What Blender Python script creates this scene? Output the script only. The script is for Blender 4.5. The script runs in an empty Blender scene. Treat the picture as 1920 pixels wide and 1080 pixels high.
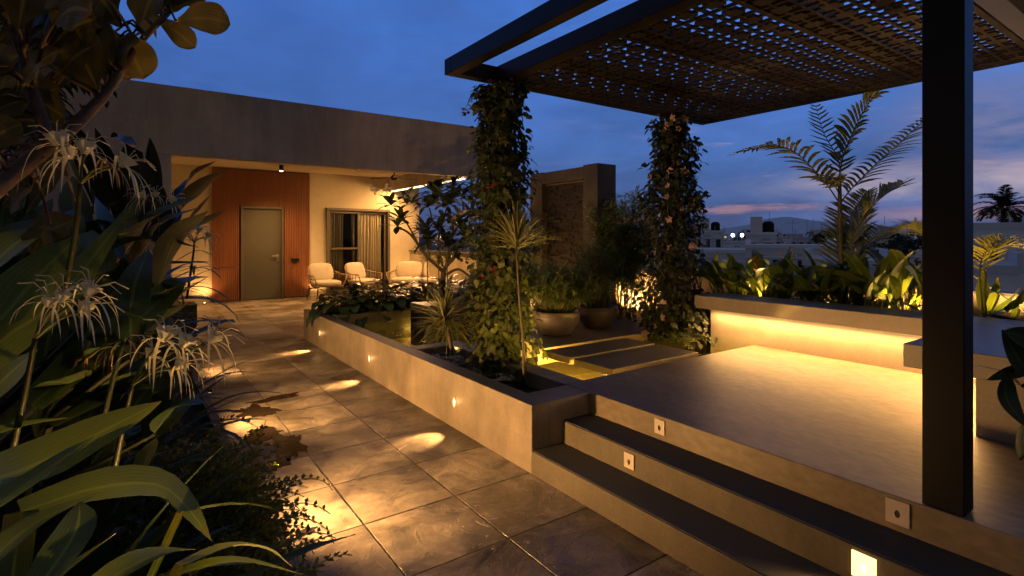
import bpy, math, random
from mathutils import Vector, Matrix, noise as mnoise
PI = math.pi; R = math.radians
rnd = random.Random(7)
V = Vector
scn = bpy.context.scene
col = scn.collection

# ------------------------------------------------------------------ survey of the place
# camera at the origin of the plan, eye 1.55 m; +Y runs along the planter, +X along the house front
FPX, CX, HY, EYE = 1011.0, 960.0, 445.0, 1.55
YAW = math.atan((960 - 250) / FPX)
FW = V((math.sin(YAW), math.cos(YAW), 0)); RT = V((math.cos(YAW), -math.sin(YAW), 0))
def W(x, y, t):
    """survey bearing + distance -> place on the terrace"""
    return FW * t + RT * ((x - CX) / FPX * t) + V((0, 0, EYE + (HY - y) / FPX * t))
def WX(x, y, X):
    d = FW + RT * ((x - CX) / FPX); return W(x, y, X / d.x)
def WZ(x, y, z):
    return W(x, y, (z - EYE) / ((HY - y) / FPX))

# ------------------------------------------------------------------ mesh builder
ORG = {}
class MB:
    def __init__(s): s.v = []; s.f = []; s.a = []; s.val = 0.5; s.m = []; s.t = []
    def vert(s, p, a=None, m=.35, t=.3):
        s.v.append((p[0], p[1], p[2])); s.a.append(s.val if a is None else a); s.m.append(m); s.t.append(t); return len(s.v) - 1
    def face(s, *i): s.f.append(tuple(i))
    def poly(s, pts): s.face(*[s.vert(p) for p in pts])
    def box(s, x0, x1, y0, y1, z0, z1):
        i = [s.vert((x, y, z)) for z in (z0, z1) for y in (y0, y1) for x in (x0, x1)]
        for q in ((0, 2, 3, 1), (4, 5, 7, 6), (0, 1, 5, 4), (2, 6, 7, 3), (0, 4, 6, 2), (1, 3, 7, 5)):
            s.face(*[i[k] for k in q])
    def obox(s, c, ax, ay, az):
        c = V(c); i = [s.vert(c + V(ax) * a + V(ay) * b + V(az) * d) for d in (-1, 1) for b in (-1, 1) for a in (-1, 1)]
        for q in ((0, 2, 3, 1), (4, 5, 7, 6), (0, 1, 5, 4), (2, 6, 7, 3), (0, 4, 6, 2), (1, 3, 7, 5)):
            s.face(*[i[k] for k in q])
    def tube(s, pts, r, n=6, cap=True):
        pts = [V(p) for p in pts]; m = len(pts)
        if not hasattr(r, '__len__'): r = [r] * m
        prev = None; rings = []
        for k in range(m):
            t = (pts[min(k + 1, m - 1)] - pts[max(k - 1, 0)])
            t = t.normalized() if t.length > 1e-9 else V((0, 0, 1))
            if prev is None:
                h = V((0, 0, 1)) if abs(t.z) < .9 else V((1, 0, 0))
                u = t.cross(h).normalized()
            else:
                u = (prev - t * prev.dot(t)); u = u.normalized() if u.length > 1e-6 else t.orthogonal().normalized()
            prev = u; w = t.cross(u)
            rings.append([s.vert(pts[k] + (u * math.cos(2 * PI * j / n) + w * math.sin(2 * PI * j / n)) * r[k]) for j in range(n)])
        for k in range(m - 1):
            for j in range(n):
                s.face(rings[k][j], rings[k][(j + 1) % n], rings[k + 1][(j + 1) % n], rings[k + 1][j])
        if cap: s.face(*rings[0][::-1]); s.face(*rings[-1])
    def lathe(s, c, prof, n=24, cap=False):
        c = V(c); rings = [[s.vert(c + V((r * math.cos(2 * PI * j / n), r * math.sin(2 * PI * j / n), z))) for j in range(n)] for r, z in prof]
        for k in range(len(prof) - 1):
            for j in range(n):
                s.face(rings[k][j], rings[k][(j + 1) % n], rings[k + 1][(j + 1) % n], rings[k + 1][j])
        if cap: s.face(*rings[0][::-1]); s.face(*rings[-1])
    def leaf(s, pts, w, nrm=None, prof='strap', fold=.25, a=None, wav=0.0, roll=0.0):
        """ribbon leaf along pts; w = greatest half width"""
        a = rnd.random() if a is None else a
        pts = [V(p) for p in pts]; m = len(pts); rows = []
        for k in range(m):
            u = k / (m - 1)
            if prof == 'strap': q = (1 - u ** 3) * (.55 + .45 * min(1, u * 3))
            elif prof == 'const': q = .55
            elif prof == 'oval': q = max(.02, math.sin(PI * min(1, u ** .85)) ** .75) if 0 < u < 1 else .04
            elif prof == 'obov': q = max(.03, math.sin(PI * u ** 1.5) ** .6) if 0 < u < 1 else .06
            else: q = 1 - u * .96
            t = pts[min(k + 1, m - 1)] - pts[max(k - 1, 0)]
            t = t.normalized() if t.length > 1e-9 else V((0, 0, 1))
            n0 = V(nrm) if nrm is not None else V((0, 0, 1))
            sd = t.cross(n0)
            if sd.length < .15: sd = t.cross(V((.6, .8, .1)))
            sd.normalize(); nn = sd.cross(t)
            if roll: sd = sd * math.cos(roll) + nn * math.sin(roll); nn = sd.cross(t)
            hw = w * q; o = wav * w * math.sin(u * 17 + a * 9)
            rows.append((s.vert(pts[k] - sd * hw + nn * (hw * fold + o), a, 0, u), s.vert(pts[k], a, 1, u), s.vert(pts[k] + sd * hw + nn * (hw * fold - o), a, 0, u)))
        for k in range(m - 1):
            b, c = rows[k], rows[k + 1]
            s.face(b[0], b[1], c[1], c[0]); s.face(b[1], b[2], c[2], c[1])
    def build(s, name, mat, parent=None, smooth=False, bevel=0, local=False, solid=0, subsurf=0):
        o = ORG.get(parent, V((0, 0, 0))) if (parent and not local) else V((0, 0, 0))
        me = bpy.data.meshes.new(name)
        me.from_pydata([(x - o.x, y - o.y, z - o.z) for x, y, z in s.v], [], s.f)
        me.update()
        at = me.attributes.new('shade', 'FLOAT', 'POINT'); at.data.foreach_set('value', s.a)
        if mat.get('leafy'):
            for nm, ls in (('mid', s.m), ('tip', s.t)): me.attributes.new(nm, 'FLOAT', 'POINT').data.foreach_set('value', ls)
        if smooth: me.polygons.foreach_set('use_smooth', [True] * len(me.polygons))
        me.materials.append(mat)
        ob = bpy.data.objects.new(name, me); col.objects.link(ob)
        if parent:
            ob.parent = parent; ORG[ob] = ORG.get(parent, V((0, 0, 0)))
        else: ORG[ob] = V((0, 0, 0))
        if solid:
            md = ob.modifiers.new('thick', 'SOLIDIFY'); md.thickness = solid
        if bevel:
            md = ob.modifiers.new('edge', 'BEVEL'); md.width = bevel; md.segments = 2; md.limit_method = 'ANGLE'; md.angle_limit = R(40)
        if subsurf:
            md = ob.modifiers.new('sub', 'SUBSURF'); md.levels = subsurf; md.render_levels = subsurf
        return ob
def tag(o, label=None, cat=None, group=None, kind=None):
    if label: o['label'] = label
    if cat: o['category'] = cat
    if group: o['group'] = group
    if kind: o['kind'] = kind
    return o
def thing(name, loc, label, cat, group=None, rz=0):
    o = bpy.data.objects.new(name, None); col.objects.link(o); o.location = loc; o.rotation_euler.z = rz
    o.empty_display_size = .1; ORG[o] = V(loc); return tag(o, label, cat, group)
def struct(o): o['kind'] = 'structure'; return o
def children(o): return [c for c in bpy.data.objects if c.parent == o]
def copy_tree(o, parent=None):
    c = o.copy(); col.objects.link(c); c.parent = parent
    for ch in children(o): copy_tree(ch, c)
    return c
def arc(p, az, el, L, droop, n=7, twist=0):
    p = V(p); out = [p.copy()]; st = L / n
    for k in range(n):
        e = el - droop * ((k + .5) / n) ** 1.4; a2 = az + twist * k / n
        p = p + V((math.cos(a2) * math.cos(e), math.sin(a2) * math.cos(e), math.sin(e))) * st
        out.append(p.copy())
    return out
def spline(pts, n=10):
    pts = [V(p) for p in pts]
    if len(pts) == 2: return [pts[0].lerp(pts[1], k / n) for k in range(n + 1)]
    P = [pts[0] * 2 - pts[1]] + pts + [pts[-1] * 2 - pts[-2]]; out = []
    m = len(pts) - 1
    for k in range(n + 1):
        u = k / n * m; i = min(int(u), m - 1); f = u - i
        a, b, c, d = P[i:i + 4]
        out.append(.5 * ((2 * b) + (c - a) * f + (2 * a - 5 * b + 4 * c - d) * f * f + (3 * b - a - 3 * c + d) * f ** 3))
    return out

# ------------------------------------------------------------------ materials
def newmat(name):
    m = bpy.data.materials.new(name); m.use_nodes = True; nt = m.node_tree; nt.nodes.clear()
    out = nt.nodes.new('ShaderNodeOutputMaterial')
    def N(t, **k):
        n = nt.nodes.new(t)
        for a, b in k.items(): setattr(n, a, b)
        return n
    return m, nt, N, nt.links.new, out
def c4(c): return (c[0], c[1], c[2], 1)
def surf(name, c1, c2, scale=3, rough=.6, rvar=.15, bump=.2, bscale=60, detail=6, metal=0, spec=.5, stretch=(1, 1, 1), stain=0, fine=0.0, bdist=.004, drip=0):
    m, nt, N, L, out = newmat(name)
    tc = N('ShaderNodeTexCoord'); mp = N('ShaderNodeMapping'); mp.inputs['Scale'].default_value = stretch
    L(tc.outputs['Object'], mp.inputs[0])
    n1 = N('ShaderNodeTexNoise'); n1.inputs['Scale'].default_value = scale; n1.inputs['Detail'].default_value = detail; n1.inputs['Roughness'].default_value = .65
    L(mp.outputs[0], n1.inputs[0])
    cr = N('ShaderNodeValToRGB'); cr.color_ramp.elements[0].position = .3; cr.color_ramp.elements[1].position = .72
    cr.color_ramp.elements[0].color = c4(c1); cr.color_ramp.elements[1].color = c4(c2); L(n1.outputs[0], cr.inputs[0])
    n2 = N('ShaderNodeTexNoise'); n2.inputs['Scale'].default_value = bscale; n2.inputs['Detail'].default_value = 5; L(mp.outputs[0], n2.inputs[0])
    colr = cr.outputs[0]
    if stain:
        n3 = N('ShaderNodeTexNoise'); n3.inputs['Scale'].default_value = scale * .35; n3.inputs['Detail'].default_value = 9; n3.inputs['Roughness'].default_value = .75
        L(mp.outputs[0], n3.inputs[0])
        mr = N('ShaderNodeMapRange'); mr.inputs[1].default_value = .42; mr.inputs[2].default_value = .62; mr.inputs[3].default_value = 1 - stain; mr.inputs[4].default_value = 1.0; L(n3.outputs[0], mr.inputs[0])
        mx = N('ShaderNodeVectorMath', operation='SCALE'); L(colr, mx.inputs[0]); L(mr.outputs[0], mx.inputs['Scale']); colr = mx.outputs[0]
    if drip:
        mp3 = N('ShaderNodeMapping'); mp3.inputs['Scale'].default_value = (2.6, 2.6, .5); L(tc.outputs['Object'], mp3.inputs[0])
        n4 = N('ShaderNodeTexNoise'); n4.inputs['Scale'].default_value = 1.6; n4.inputs['Detail'].default_value = 7; n4.inputs['Roughness'].default_value = .7; L(mp3.outputs[0], n4.inputs[0])
        mr = N('ShaderNodeMapRange'); mr.inputs[1].default_value = .4; mr.inputs[2].default_value = .62; mr.inputs[3].default_value = 1 - drip; mr.inputs[4].default_value = 1.06; L(n4.outputs[0], mr.inputs[0])
        mx = N('ShaderNodeVectorMath', operation='SCALE'); L(colr, mx.inputs[0]); L(mr.outputs[0], mx.inputs['Scale']); colr = mx.outputs[0]
    if fine:
        mr = N('ShaderNodeMapRange'); mr.inputs[1].default_value = .3; mr.inputs[2].default_value = .7; mr.inputs[3].default_value = 1 - fine; mr.inputs[4].default_value = 1 + fine; L(n2.outputs[0], mr.inputs[0])
        mx = N('ShaderNodeVectorMath', operation='SCALE'); L(colr, mx.inputs[0]); L(mr.outputs[0], mx.inputs['Scale']); colr = mx.outputs[0]
    b = N('ShaderNodeBsdfPrincipled'); L(colr, b.inputs['Base Color'])
    b.inputs['Metallic'].default_value = metal; b.inputs['Specular IOR Level'].default_value = spec
    mr = N('ShaderNodeMapRange'); mr.inputs[3].default_value = rough - rvar; mr.inputs[4].default_value = rough + rvar; L(n1.outputs[0], mr.inputs[0]); L(mr.outputs[0], b.inputs['Roughness'])
    if bump:
        bp = N('ShaderNodeBump'); bp.inputs['Strength'].default_value = bump; bp.inputs['Distance'].default_value = bdist
        ad = N('ShaderNodeMath', operation='ADD'); L(n1.outputs[0], ad.inputs[0]); L(n2.outputs[0], ad.inputs[1]); L(ad.outputs[0], bp.inputs['Height'])
        L(bp.outputs[0], b.inputs['Normal'])
    L(b.outputs[0], out.inputs[0]); return m
def leafmat(name, dark, light, rough=.45, trans=.25, spec=.4, vein=1.0, dry=1.0, gain=1.0):
    m, nt, N, L, out = newmat(name); m['leafy'] = True
    dark = [q * gain for q in dark]; light = [q * gain for q in light]
    at = N('ShaderNodeAttribute', attribute_name='shade'); am = N('ShaderNodeAttribute', attribute_name='mid'); ap = N('ShaderNodeAttribute', attribute_name='tip')
    cr = N('ShaderNodeValToRGB'); cr.color_ramp.elements[0].color = c4(dark); cr.color_ramp.elements[1].color = c4(light); cr.color_ramp.elements[0].position = .05; cr.color_ramp.elements[1].position = .95
    tc = N('ShaderNodeTexCoord'); n1 = N('ShaderNodeTexNoise'); n1.inputs['Scale'].default_value = 14; n1.inputs['Detail'].default_value = 4; L(tc.outputs['Object'], n1.inputs[0])
    mr0 = N('ShaderNodeMapRange'); mr0.inputs[3].default_value = -.4; mr0.inputs[4].default_value = .4; L(n1.outputs[0], mr0.inputs[0])
    ad = N('ShaderNodeMath', operation='ADD'); L(at.outputs['Fac'], ad.inputs[0]); L(mr0.outputs[0], ad.inputs[1])
    sn = N('ShaderNodeMath', operation='MULTIPLY'); L(am.outputs['Fac'], sn.inputs[0]); sn.inputs[1].default_value = 34
    s2 = N('ShaderNodeMath', operation='SINE'); L(sn.outputs[0], s2.inputs[0])
    s3 = N('ShaderNodeMath', operation='MULTIPLY_ADD'); L(s2.outputs[0], s3.inputs[0]); s3.inputs[1].default_value = .09 * vein; L(ad.outputs[0], s3.inputs[2]); L(s3.outputs[0], cr.inputs[0])
    mb_ = N('ShaderNodeMapRange'); mb_.inputs[1].default_value = .86; mb_.inputs[2].default_value = .97; mb_.inputs[3].default_value = 0; mb_.inputs[4].default_value = .55 * vein; L(am.outputs['Fac'], mb_.inputs[0])
    mx1 = N('ShaderNodeMix', data_type='RGBA'); L(mb_.outputs[0], mx1.inputs['Factor']); L(cr.outputs[0], mx1.inputs['A']); mx1.inputs['B'].default_value = c4([min(1, q * 1.7 + .01) for q in light])
    ta = N('ShaderNodeMath', operation='MULTIPLY_ADD'); L(mr0.outputs[0], ta.inputs[0]); ta.inputs[1].default_value = .35; L(ap.outputs['Fac'], ta.inputs[2])
    tb = N('ShaderNodeMapRange'); tb.inputs[1].default_value = .9; tb.inputs[2].default_value = 1.0; tb.inputs[3].default_value = 0; tb.inputs[4].default_value = .75 * dry; L(ta.outputs[0], tb.inputs[0])
    mx2 = N('ShaderNodeMix', data_type='RGBA'); L(tb.outputs[0], mx2.inputs['Factor']); L(mx1.outputs['Result'], mx2.inputs['A']); mx2.inputs['B'].default_value = (light[0] * 1.1 + .02, light[1] * .75 + .008, light[2] * .6, 1)
    b = N('ShaderNodeBsdfPrincipled'); L(mx2.outputs['Result'], b.inputs['Base Color']); b.inputs['Roughness'].default_value = rough; b.inputs['Specular IOR Level'].default_value = spec
    n2 = N('ShaderNodeTexNoise'); n2.inputs['Scale'].default_value = 40; L(tc.outputs['Object'], n2.inputs[0])
    bh = N('ShaderNodeMath', operation='MULTIPLY_ADD'); L(s2.outputs[0], bh.inputs[0]); bh.inputs[1].default_value = .18 * vein; L(n2.outputs[0], bh.inputs[2])
    bp = N('ShaderNodeBump'); bp.inputs['Strength'].default_value = .3; bp.inputs['Distance'].default_value = .004; L(bh.outputs[0], bp.inputs['Height']); L(bp.outputs[0], b.inputs['Normal'])
    tr = N('ShaderNodeBsdfTranslucent'); sc = N('ShaderNodeVectorMath', operation='MULTIPLY'); L(mx2.outputs['Result'], sc.inputs[0]); sc.inputs[1].default_value = (1.5, 1.5, .7); L(sc.outputs[0], tr.inputs[0])
    mx = N('ShaderNodeMixShader'); mx.inputs[0].default_value = trans; L(b.outputs[0], mx.inputs[1]); L(tr.outputs[0], mx.inputs[2]); L(mx.outputs[0], out.inputs[0]); return m
def emis(name, c, s):
    m, nt, N, L, out = newmat(name); e = N('ShaderNodeEmission'); e.inputs[0].default_value = c4(c); e.inputs[1].default_value = s; L(e.outputs[0], out.inputs[0]); return m

WARM = (1.0, .50, .15)
M = {}
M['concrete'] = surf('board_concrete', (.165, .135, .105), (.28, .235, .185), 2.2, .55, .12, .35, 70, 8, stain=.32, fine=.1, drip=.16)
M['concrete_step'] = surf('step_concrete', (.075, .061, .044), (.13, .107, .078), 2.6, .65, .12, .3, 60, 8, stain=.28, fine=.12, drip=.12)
M['tread'] = surf('dark_tread', (.035, .036, .04), (.058, .058, .062), 3, .75, .1, .3, 160, 6, fine=.15)
M['deckfloor'] = surf('polished_concrete', (.15, .118, .082), (.275, .22, .158), 1.9, .5, .12, .35, 26, 10, stain=.38, fine=.2, bdist=.004, stretch=(1, .55, 1))
M['bench'] = surf('bench_concrete', (.24, .21, .17), (.33, .29, .24), 2.4, .42, .12, .25, 60, 8, stain=.2, fine=.06)
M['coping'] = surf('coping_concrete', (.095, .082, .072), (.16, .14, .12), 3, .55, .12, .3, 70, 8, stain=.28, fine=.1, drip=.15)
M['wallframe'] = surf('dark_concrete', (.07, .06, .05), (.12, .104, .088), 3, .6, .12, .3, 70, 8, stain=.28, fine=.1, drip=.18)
M['render'] = surf('grey_render', (.39, .345, .345), (.5, .45, .45), .8, .8, .1, .3, 40, 9, stain=.24, drip=.14)
M['cream'] = surf('cream_render', (.40, .34, .25), (.52, .45, .34), 1.3, .75, .1, .25, 40, 8, stain=.12)
M['ceil'] = surf('ceiling_paint', (.42, .35, .25), (.5, .42, .31), 1.3, .75, .1, .1, 40)
M['parapet'] = surf('parapet_render', (.36, .30, .22), (.5, .42, .31), 2.5, .75, .1, .3, 40, stain=.2)
M['slab'] = surf('slab_stone', (.11, .095, .085), (.17, .15, .13), 3, .42, .12, .3, 70, 8, stain=.25, fine=.1)
M['blackstone'] = surf('black_stone', (.018, .018, .02), (.035, .033, .034), 4, .4, .1, .2, 60)
M['black'] = surf('black_powder_coat', (.006, .005, .006), (.009, .008, .009), 5, .42, .05, .05, 300, spec=.22)
M['bronze'] = surf('bronze_lattice', (.011, .0075, .0045), (.017, .0115, .007), 5, .5, .1, .1, 120, spec=.4)
M['soffitmetal'] = surf('satin_metal', (.4, .42, .44), (.5, .5, .5), 3, .22, .08, .08, 20, metal=.8)
M['wood'] = surf('red_wood', (.15, .05, .019), (.25, .088, .032), 3.5, .5, .1, .2, 30, 7, stretch=(6, 6, .35), stain=.15, fine=.15)
M['woodback'] = surf('dark_back', (.03, .012, .006), (.045, .018, .009), 5, .7)
M['doorpaint'] = surf('olive_door', (.066, .061, .045), (.082, .076, .058), 1.2, .5, .08, .1, 60)
M['frame'] = surf('brown_frame', (.075, .06, .042), (.1, .08, .056), 4, .45, .08, .1, 80)
M['steel'] = surf('brushed_steel', (.45, .42, .38), (.55, .52, .48), 8, .3, .08, .05, 200, metal=.9)
M['plate'] = surf('light_plate', (.42, .36, .32), (.52, .45, .4), 6, .45, .08, .1, 100)
M['darkhole'] = surf('dark_recess', (.02, .015, .01), (.03, .022, .015), 6, .6)
M['curtain'] = surf('sheer_curtain', (.72, .64, .5), (.82, .74, .6), 8, .9, .05, .2, 200)
M['drape'] = surf('grey_drape', (.3, .28, .2), (.4, .37, .28), 8, .9, .05, .2, 200)
M['room'] = surf('dark_room', (.035, .032, .026), (.05, .045, .036), 2, .8)
M['cushion'] = surf('cream_cushion', (.42, .36, .28), (.52, .46, .37), 5, .9, .05, .3, 220)
M['rattan'] = surf('tan_rope', (.2, .13, .07), (.3, .2, .11), 20, .7, .1, .4, 150)
M['darkwood'] = surf('dark_leg', (.04, .022, .012), (.06, .034, .02), 10, .5)
M['pot'] = surf('taupe_pot', (.105, .088, .07), (.145, .123, .1), 5, .5, .1, .15, 80, stain=.15)
M['soil'] = surf('soil', (.008, .007, .005), (.025, .02, .014), 30, .9, .05, 1, 90, bdist=.02)
M['pebble'] = surf('pebbles', (.3, .28, .25), (.75, .71, .66), 45, .6, .1, .2, 100)
M['bark'] = surf('grey_bark', (.06, .047, .033), (.12, .095, .07), 12, .8, .1, .8, 60, stretch=(1, 1, .3))
M['barkred'] = surf('brown_branch', (.055, .035, .022), (.1, .066, .045), 14, .7, .1, 1, 50)
M['palmstem'] = surf('palm_stem', (.05, .05, .025), (.1, .09, .05), 10, .6, .1, .5, 40, stretch=(1, 1, 6))
M['stone'] = surf('ledge_stone', (.02, .017, .0145), (.066, .055, .046), 14, .45, .15, .8, 90, fine=.3)
M['fernsoil'] = M['soil']
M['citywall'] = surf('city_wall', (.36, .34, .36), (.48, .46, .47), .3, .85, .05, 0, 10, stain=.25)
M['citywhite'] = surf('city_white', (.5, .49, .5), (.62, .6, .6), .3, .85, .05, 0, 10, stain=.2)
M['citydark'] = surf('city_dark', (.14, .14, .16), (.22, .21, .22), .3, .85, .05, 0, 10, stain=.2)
for k_ in ('citywall', 'citywhite', 'citydark'):      # faint bluish emission brightens the city walls, standing in for evening haze
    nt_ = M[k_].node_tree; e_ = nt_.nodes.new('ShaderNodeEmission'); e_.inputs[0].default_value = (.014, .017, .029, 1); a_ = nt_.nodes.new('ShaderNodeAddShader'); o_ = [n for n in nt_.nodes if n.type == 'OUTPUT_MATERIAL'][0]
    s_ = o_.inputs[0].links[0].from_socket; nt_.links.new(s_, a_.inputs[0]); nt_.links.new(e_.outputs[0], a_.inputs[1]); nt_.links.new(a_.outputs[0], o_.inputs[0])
M['citywin'] = surf('city_window', (.02, .024, .03), (.03, .034, .042), 3, .3, .1, 0)
M['cityground'] = surf('city_ground', (.03, .035, .035), (.06, .06, .06), .02, .9, .05, 0)
M['led'] = emis('led_glow', (1, .66, .27), 6)
M['lamp'] = emis('lamp_glow', (1, .66, .3), 9)
M['lampsoft'] = emis('lamp_soft', (1, .6, .22), 3)
M['coolamp'] = emis('far_lamp', (.85, .92, 1), 8)
M['winlit'] = emis('lit_window', (1, .8, .5), .5)
M['lily'] = leafmat('lily_leaf', (.018, .035, .008), (.07, .095, .02), .4, .2, gain=1.9)
M['lilydark'] = leafmat('dark_strap_leaf', (.008, .018, .008), (.03, .045, .015), .4, .12, gain=2.3)
M['cordy'] = leafmat('dark_cordyline', (.012, .012, .014), (.03, .028, .022), .38, .08)
M['fig'] = leafmat('fig_leaf', (.035, .032, .010), (.105, .085, .028), .5, .18, gain=1.5)
M['darkleaf'] = leafmat('dark_leaf', (.006, .012, .008), (.022, .034, .018), .45, .1, gain=1.3)
M['hosta'] = leafmat('glossy_leaf', (.008, .022, .012), (.028, .05, .026), .32, .1, .5, gain=1.3)
M['fern'] = leafmat('fern_leaf', (.03, .045, .012), (.09, .105, .028), .5, .3, gain=1.6)
M['vine'] = leafmat('vine_leaf', (.025, .04, .01), (.10, .12, .034), .5, .25, gain=.95)
M['vinedark'] = leafmat('vine_dark', (.012, .02, .01), (.05, .062, .028), .5, .18)
M['draca'] = leafmat('spiky_leaf', (.075, .085, .03), (.21, .2, .09), .45, .25, gain=1.15, dry=0.3)
M['plum'] = leafmat('plumeria_leaf', (.012, .022, .008), (.05, .062, .02), .42, .15, gain=1.5)
M['papy'] = leafmat('papyrus_leaf', (.035, .062, .018), (.12, .15, .045), .5, .25, gain=1.9)
M['helic'] = leafmat('heliconia_leaf', (.04, .07, .010), (.12, .16, .025), .4, .38)
M['palm'] = leafmat('palm_leaf', (.03, .05, .012), (.12, .125, .04), .42, .25, gain=1.5)
M['stemg'] = leafmat('green_stem', (.06, .075, .02), (.13, .14, .045), .5, .1)
M['stalk'] = leafmat('flower_stalk', (.012, .018, .006), (.026, .035, .01), .5, .05)
M['white'] = leafmat('white_petal', (.5, .47, .42), (.72, .68, .6), .6, .3, .2, vein=0, dry=0)
M['wilt'] = leafmat('wilted_petal', (.2, .13, .07), (.34, .24, .14), .7, .2, .2, vein=0, dry=0)
M['pink'] = leafmat('pink_petal', (.3, .2, .22), (.5, .38, .4), .6, .3, .2, vein=0, dry=0)
M['redfl'] = leafmat('red_petal', (.10, .015, .03), (.22, .04, .06), .6, .2, .2, vein=0, dry=0)
M['orangefl'] = leafmat('orange_bract', (.3, .05, .01), (.5, .12, .02), .5, .2, .2, vein=0, dry=0)

def slate(name, c1, c2, joint=(.012, .010, .008), pitch=.56, ox=1.02, oy=2.28, rough=.42, jw=.006, bump=.9):
    m, nt, N, L, out = newmat(name)
    tc = N('ShaderNodeTexCoord'); sep = N('ShaderNodeSeparateXYZ'); L(tc.outputs['Object'], sep.inputs[0])
    def cell(sock, o):
        a = N('ShaderNodeMath', operation='SUBTRACT'); L(sock, a.inputs[0]); a.inputs[1].default_value = o
        d = N('ShaderNodeMath', operation='DIVIDE'); L(a.outputs[0], d.inputs[0]); d.inputs[1].default_value = pitch
        fl = N('ShaderNodeMath', operation='FLOOR'); L(d.outputs[0], fl.inputs[0])
        fr = N('ShaderNodeMath', operation='FRACT'); L(d.outputs[0], fr.inputs[0])
        h = N('ShaderNodeMath', operation='SUBTRACT'); L(fr.outputs[0], h.inputs[0]); h.inputs[1].default_value = .5
        ab = N('ShaderNodeMath', operation='ABSOLUTE'); L(h.outputs[0], ab.inputs[0])
        e = N('ShaderNodeMath', operation='SUBTRACT'); e.inputs[0].default_value = .5; L(ab.outputs[0], e.inputs[1])
        return fl.outputs[0], e.outputs[0]
    fx, ex = cell(sep.outputs[0], ox); fy, ey = cell(sep.outputs[1], oy)
    cm = N('ShaderNodeCombineXYZ'); L(fx, cm.inputs[0]); L(fy, cm.inputs[1])
    wn = N('ShaderNodeTexWhiteNoise'); L(cm.outputs[0], wn.inputs[0])
    mn = N('ShaderNodeMath', operation='MINIMUM'); L(ex, mn.inputs[0]); L(ey, mn.inputs[1])
    # wobble of the joint
    nj = N('ShaderNodeTexNoise'); nj.inputs['Scale'].default_value = 22; nj.inputs['Detail'].default_value = 5; L(tc.outputs['Object'], nj.inputs[0])
    jm = N('ShaderNodeMath', operation='MULTIPLY_ADD'); L(nj.outputs[0], jm.inputs[0]); jm.inputs[1].default_value = -.016; L(mn.outputs[0], jm.inputs[2])
    ja = N('ShaderNodeMath', operation='ADD'); L(jm.outputs[0], ja.inputs[0]); ja.inputs[1].default_value = .0085
    jr = N('ShaderNodeMapRange'); jr.inputs[1].default_value = jw * .8; jr.inputs[2].default_value = jw * 2.0; L(ja.outputs[0], jr.inputs[0])
    # per-tile shifted noise so that the cleft pattern breaks at each joint
    sc = N('ShaderNodeVectorMath', operation='SCALE'); L(wn.outputs['Color'], sc.inputs[0]); sc.inputs['Scale'].default_value = 9
    va = N('ShaderNodeVectorMath', operation='ADD'); L(tc.outputs['Object'], va.inputs[0]); L(sc.outputs[0], va.inputs[1])
    n1 = N('ShaderNodeTexNoise'); n1.inputs['Scale'].default_value = 3.2; n1.inputs['Detail'].default_value = 9; n1.inputs['Roughness'].default_value = .62; n1.inputs['Distortion'].default_value = .7; L(va.outputs[0], n1.inputs[0])
    n2 = N('ShaderNodeTexNoise'); n2.inputs['Scale'].default_value = 26; n2.inputs['Detail'].default_value = 6; L(va.outputs[0], n2.inputs[0])
    st = N('ShaderNodeValToRGB'); cr = st.color_ramp; cr.interpolation = 'LINEAR'   # terraced clefts
    cr.elements[0].position = .36; cr.elements[0].color = (0, 0, 0, 1); cr.elements[1].position = .375; cr.elements[1].color = (.3, .3, .3, 1)
    for p_, v_ in ((.47, .34), (.48, .62), (.57, .66), (.58, .95), (.7, 1)):
        e = cr.elements.new(p_); e.color = (v_, v_, v_, 1)
    L(n1.outputs[0], st.inputs[0])
    c = N('ShaderNodeValToRGB'); c.color_ramp.elements[0].position = .32; c.color_ramp.elements[1].position = .68; c.color_ramp.elements[0].color = c4(c1); c.color_ramp.elements[1].color = c4(c2); L(n1.outputs[0], c.inputs[0])
    tb = N('ShaderNodeMapRange'); tb.inputs[3].default_value = .6; tb.inputs[4].default_value = 1.25; L(wn.outputs['Value'], tb.inputs[0])
    fb = N('ShaderNodeMapRange'); fb.inputs[1].default_value = .3; fb.inputs[2].default_value = .7; fb.inputs[3].default_value = .82; fb.inputs[4].default_value = 1.14; L(n2.outputs[0], fb.inputs[0])
    # large damp staining
    n3 = N('ShaderNodeTexNoise'); n3.inputs['Scale'].default_value = 1.5; n3.inputs['Detail'].default_value = 8; n3.inputs['Roughness'].default_value = .7; L(tc.outputs['Object'], n3.inputs[0])
    dm = N('ShaderNodeMapRange'); dm.inputs[1].default_value = .38; dm.inputs[2].default_value = .6; dm.inputs[3].default_value = .36; dm.inputs[4].default_value = 1.05; L(n3.outputs[0], dm.inputs[0])
    p1 = N('ShaderNodeMath', operation='MULTIPLY'); L(tb.outputs[0], p1.inputs[0]); L(fb.outputs[0], p1.inputs[1])
    p2 = N('ShaderNodeMath', operation='MULTIPLY'); L(p1.outputs[0], p2.inputs[0]); L(dm.outputs[0], p2.inputs[1])
    sv = N('ShaderNodeVectorMath', operation='SCALE'); L(c.outputs[0], sv.inputs[0]); L(p2.outputs[0], sv.inputs['Scale'])
    mx = N('ShaderNodeMix', data_type='RGBA'); L(jr.outputs[0], mx.inputs['Factor']); mx.inputs['A'].default_value = c4(joint); L(sv.outputs[0], mx.inputs['B'])
    b = N('ShaderNodeBsdfPrincipled'); L(mx.outputs['Result'], b.inputs['Base Color'])
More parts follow.
